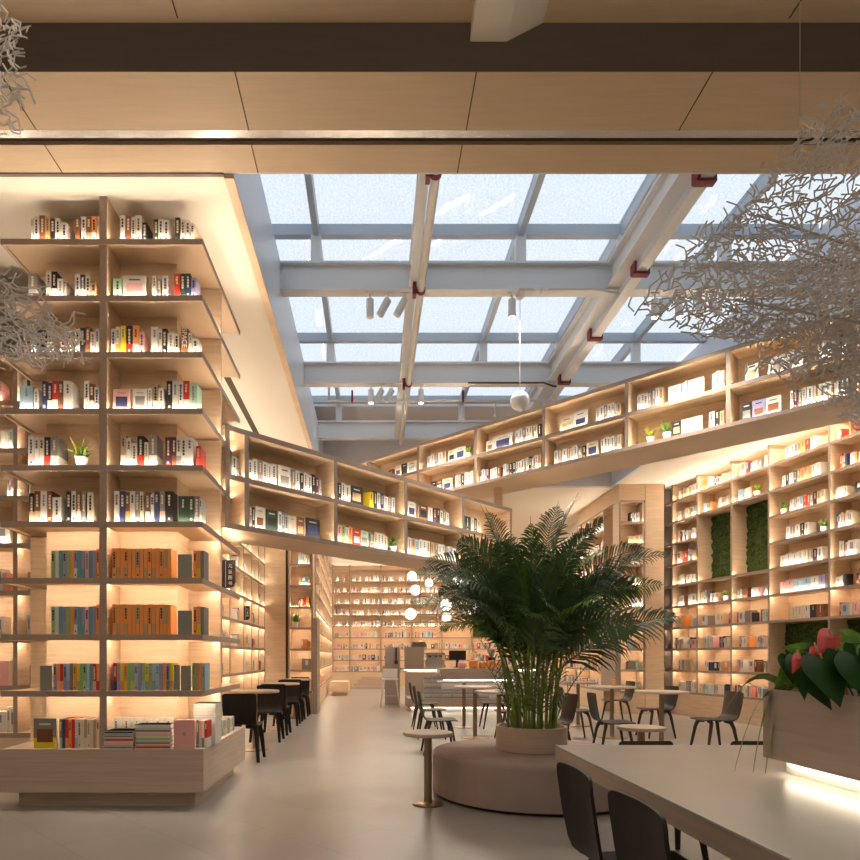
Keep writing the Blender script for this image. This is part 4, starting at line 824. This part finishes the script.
# white bar stool with back & panel left of the counter
t = thing('bar_stool', (PX(390, 16.0), 16.0, 0), 'white high bar stool at the left end of the counter', 'stool'); x, y = PX(390, 16.0), 16.0
MB().box(x-.2, x+.2, y-.2, y+.2, .68, .705).build('seat', WHITE, t, bevel=.01); MB().box(x-.19, x+.19, y+.18, y+.2, .72, .95).build('backrest', WHITE, t, bevel=.01)
for sx in (-1, 1):
    for sy in (-1, 1): MB().tube([(x+sx*.15, y+sy*.15, .68), (x+sx*.24, y+sy*.22, 0)], [.018, .013], 8).build('leg', WHITE, t)
MB().box(x-.21, x+.21, y-.2, y-.185, .28, .295).build('footrest', WHITE, t)
tag(MB().box(PX(385, 16.8), PX(400, 16.8), 16.8, 16.85, .5, PZ(647, 16.8)).box(PX(385, 16.8), PX(400, 16.8), 16.8, 16.85, 0, .499).build('information_panel', mat('grey board', (.5, .45, .42), .5)), 'grey upright board behind the white bar stool', 'board')
t = thing('telephone', (PX(396.5, 16.7), 16.72, 1.0), 'dark wall handset hanging on the grey board', 'telephone')
MB().box(PX(395.5, 16.7), PX(397, 16.7), 16.77, 16.799, PZ(663, 16.7), PZ(648, 16.7)).build('handset', SEAM, t); MB().box(PX(394.5, 16.7), PX(398, 16.7), 16.75, 16.769, PZ(664, 16.7), PZ(660.5, 16.7)).build('cradle', SEAM, t)
# display stand
def Y_(): return 14.6
DY = 14.6
t = thing('display_stand', (PX(475, DY), DY, 0), 'stepped display stand with glowing ledges in front of the counter', 'display stand')
MB().box(PX(408, DY), PX(520, DY), DY, DY+1.1, .10, .30).build('lower_step', PLINTH, t); MB().box(PX(411, DY), PX(517, DY), DY+.08, DY+1.1, 0, .099).build('kick_plate', WHITE, t)
MB().box(PX(411, DY), PX(517, DY), DY+.055, DY+.07, .085, .099).build('light_strip', LEDD, t)
MB().box(PX(442, DY+.4), PX(515, DY+.4), DY+.4, DY+1.0, .301, .72).build('middle_step', WHITE, t); MB().box(PX(440, DY+.3), PX(517, DY+.3), DY+.3, DY+1.05, .721, .98).build('upper_step', PLINTH, t)
MB().box(PX(444, DY+.36), PX(513, DY+.36), DY+.37, DY+.385, .70, .7205).build('light_strip', LEDD, t)
g = 'stacked books on the display stand'
for i, (p0, p1, z, n, yy) in enumerate(((424, 432, .301, 14, DY+.12), (432.3, 441, .301, 17, DY+.14), (442, 452, .301, 6, DY+.1), (453, 463, .301, 6, DY+.1), (466, 476, .301, 6, DY+.1), (479, 489, .301, 6, DY+.1), (414, 423, .301, 3, DY+.14))):
    hstack(PX(p0, yy), PX(p1, yy), yy, yy+.22, z, n, .033, 'SLWSPLS', 'the %s stack on the display stand' % ordn(i), g, 'magazine', 'magazine')
g = 'orange cushions on the display stand'
for i, (p0, p1) in enumerate(((458, 466), (469, 478), (479, 487), (488, 496), (497, 503))):
    m = MB(); a = PX(p0, DY+.5); b = PX(p1, DY+.5); m.box(a+.005, b-.005, DY+.45, DY+.62, .982, 1.13+.04*(i % 2)); tag(m.build('gift_bag', bmat('P' if i == 0 else 'O'), bevel=.03), '%s gift bag, %s from left on top of display stand' % ('pink' if i == 0 else 'orange', ordn(i)), 'bag', 'bright gift bags on the display stand')
# low display bench and stairs by the far wall
tag(MB().box(-1.38, -.80, 20.5, 22.0, .12, .45).box(-1.33, -.85, 20.6, 21.9, 0, .119).build('display_bench', OAK), 'low oak display bench at the left of the far hall', 'bench')
m = MB()
for i in range(4): m.box(-.9+.25*i*.6, 1.0, 24.9+.25*i, 25.9, .11*i, .11*(i+1)-.001)
struct(m, 'floor_steps', PLINTH, 'pale low steps before the far book wall')
# ------------------------------------------------------------------ chandelier
t = thing('globe_chandelier', (1.2, 13.2, 3.2), 'rod chandelier with glowing white globes left of the palm', 'chandelier')
CYD = 13.2
def cp(px, py, dy=0): return (PX(px, CYD+dy), CYD+dy, PZ(py, CYD+dy))
for a, b in (((405, 622, 0), (485, 622, 0)), ((409, 614, .2), (482, 615, .2)), ((420, 574, 0), (420, 622, 0)), ((437, 595, .2), (437, 622, .2)), ((405, 596, .3), (480, 597, .3)), ((420, 608, 0), (440, 592, .2)), ((425, 622, 0), (446, 612, .3)), ((480, 590, .2), (480, 622, .2)), ((412, 574, .2), (432, 575, .2)), ((425, 583, .4), (425, 530, .4)), ((468, 597, .3), (468, 530, .3))):
    MB().tube([cp(*a), cp(*b)], .012, 8).build('rod', BRASS, t, smooth=True)
for x_, y_, in ((425, .4), (468, .3)):
    MB().tube([cp(x_, 530, y_), (PX(x_, CYD+y_), CYD+y_, H)], .004, 6).build('cable', WHITEP, t)
for px, py, r, dy in ((412, 576, .095, .2), (415.5, 590, .105, .1), (410.5, 614, .115, 0), (446, 605, .12, .2), (446.7, 617.5, .095, .3), (429, 583, .085, .4), (496, 600, .10, .3), (497, 612, .09, .2), (477, 606, .09, .5)):
    MB().ball(cp(px, py, dy), r, 20).build('globe', GLOBE, t, smooth=True)
# ------------------------------------------------------------------ hanging lattice sculptures
def inpoly(x, y, P):
    c = False; n = len(P)
    for i in range(n):
        x1, y1 = P[i]; x2, y2 = P[(i+1) % n]
        if (y1 > y) != (y2 > y) and x < (x2-x1)*(y-y1)/(y2-y1)+x1: c = not c
    return c
def lattice(name, label, sheets, seed):
    Q = random.Random(seed); m = MB()
    for poly, Y0, dYx, dYz, ang, step, amp in sheets:   # poly in metres (x, z) at the sheet, leaning through depth
        xs = [p[0] for p in poly]; zs = [p[1] for p in poly]; x = min(xs)
        xm = sum(xs)/len(xs); zm = sum(zs)/len(zs)
        def S(x, z): return Vector((x, Y0+dYx*(x-xm)+dYz*(z-zm)+amp*math.sin(x*5+z*3)+amp*.6*math.sin(z*9-x*4), z))
        z = min(zs)
        while z < max(zs):
            x = min(xs)
            while x < max(xs):
                px_, pz_ = x+Q.uniform(-.5, .5)*step, z+Q.uniform(-.5, .5)*step
                if inpoly(px_, pz_, poly):
                    a0 = ang+Q.gauss(0, .5)+(1.2 if Q.random() < .3 else 0); a = a0; L = step*Q.uniform(1.6, 3.2); p = Vector((px_, pz_)); pts = [S(*p)]
                    for _ in range(Q.choice((1, 2, 2, 3))):
                        p = p+Vector((math.cos(a), math.sin(a)))*L*.6; pts.append(S(*p)); a = a0+Q.choice((-1, 1))*Q.uniform(.6, 1.1)
                    for i in range(len(pts)-1): m.tube([pts[i], pts[i+1]], .0040, 4, up=(0, 1, 0))
                x += step
            z += step
    return m
def poly(pp, Y): return [(PX(a, Y), PZ(b, Y)) for a, b in pp]
Yr = 3.0
sh = [(poly([(636, 300), (660, 282), (690, 245), (735, 212), (780, 165), (812, 118), (860, 92), (1020, 60), (1020, 300), (860, 330), (800, 318), (760, 305), (700, 312)], Yr), Yr, -.15, .1, .45, .031, .05),
      (poly([(655, 318), (700, 300), (760, 270), (860, 235), (1020, 200), (1020, 345), (860, 352), (800, 345), (760, 350), (705, 345)], Yr+.25), Yr+.25, -.1, .25, .35, .030, .06),
      (poly([(725, 372), (790, 352), (860, 325), (1020, 300), (1020, 430), (860, 422), (820, 410), (845, 385), (780, 385)], Yr+.1), Yr+.1, 0, -.1, .2, .030, .05),
      (poly([(700, 330), (760, 320), (860, 290), (1020, 270), (1020, 380), (860, 375), (790, 350), (730, 352)], Yr+.4), Yr+.4, 0, -.1, .3, .031, .06)]
t = thing('lattice_sculpture', (PX(820, Yr), Yr, 2.2), 'pale hanging lattice sculpture of short sticks at upper right', 'sculpture')
lattice('x', '', sh, 3).build('stick_mesh', STICK, t)
for a, b in (((757, 215), (900, 262)), ((800, 250), (960, 305)), ((735, 300), (900, 330))): MB().tube([(PX(a[0], 3.1), 3.1, PZ(a[1], 3.1)), (PX(b[0], 3.1), 3.1, PZ(b[1], 3.1))], .006, 6).build('support_rod', PIPE, t)
for px, py in ((800, 200), (870, 240), (900, 330)): MB().tube([(PX(px, 3.1), 3.1, PZ(py, 3.1)), (PX(px, 3.1), 3.1, 5.235)], .0018, 5).build('wire', PIPE, t)
Yl = 3.2
t = thing('lattice_sculpture', (PX(-20, Yl), Yl, 2.6), 'grey hanging lattice sculpture of short sticks over the left bookcase', 'sculpture')
lattice('x', '', [(poly([(-170, 250), (-60, 258), (0, 268), (30, 290), (60, 322), (72, 340), (50, 352), (62, 360), (20, 366), (-60, 360), (-170, 340)], Yl), Yl, .1, .1, -.7, .031, .05),
                  (poly([(-170, 300), (0, 305), (45, 325), (55, 345), (35, 362), (0, 360), (-170, 370)], Yl+.2), Yl+.2, 0, .1, -.4, .031, .05)], 5).build('stick_mesh', STICK, t)
for px, py in ((-10, 275), (-80, 270)): MB().tube([(PX(px, Yl), Yl, PZ(py, Yl)), (PX(px, Yl), Yl, 5.235)], .0018, 5).build('wire', PIPE, t)
t = thing('lattice_sculpture', (PX(-10, Yl), Yl-.2, 3.9), 'smaller grey lattice sculpture hanging above at the upper left edge', 'sculpture')
lattice('x', '', [(poly([(-150, -40), (0, -5), (12, 15), (27, 42), (20, 62), (30, 92), (12, 130), (-20, 120), (-150, 110)], 3.0), 3.0, 0, .15, -.9, .032, .05)], 6).build('stick_mesh', STICK, t)
for px, py in ((-10, 20), (-80, 20)): MB().tube([(PX(px, 3), 3.0, PZ(py, 3)), (PX(px, 3), 3.0, 5.235)], .0018, 5).build('wire', PIPE, t)
print('BOOKS', NB[0])
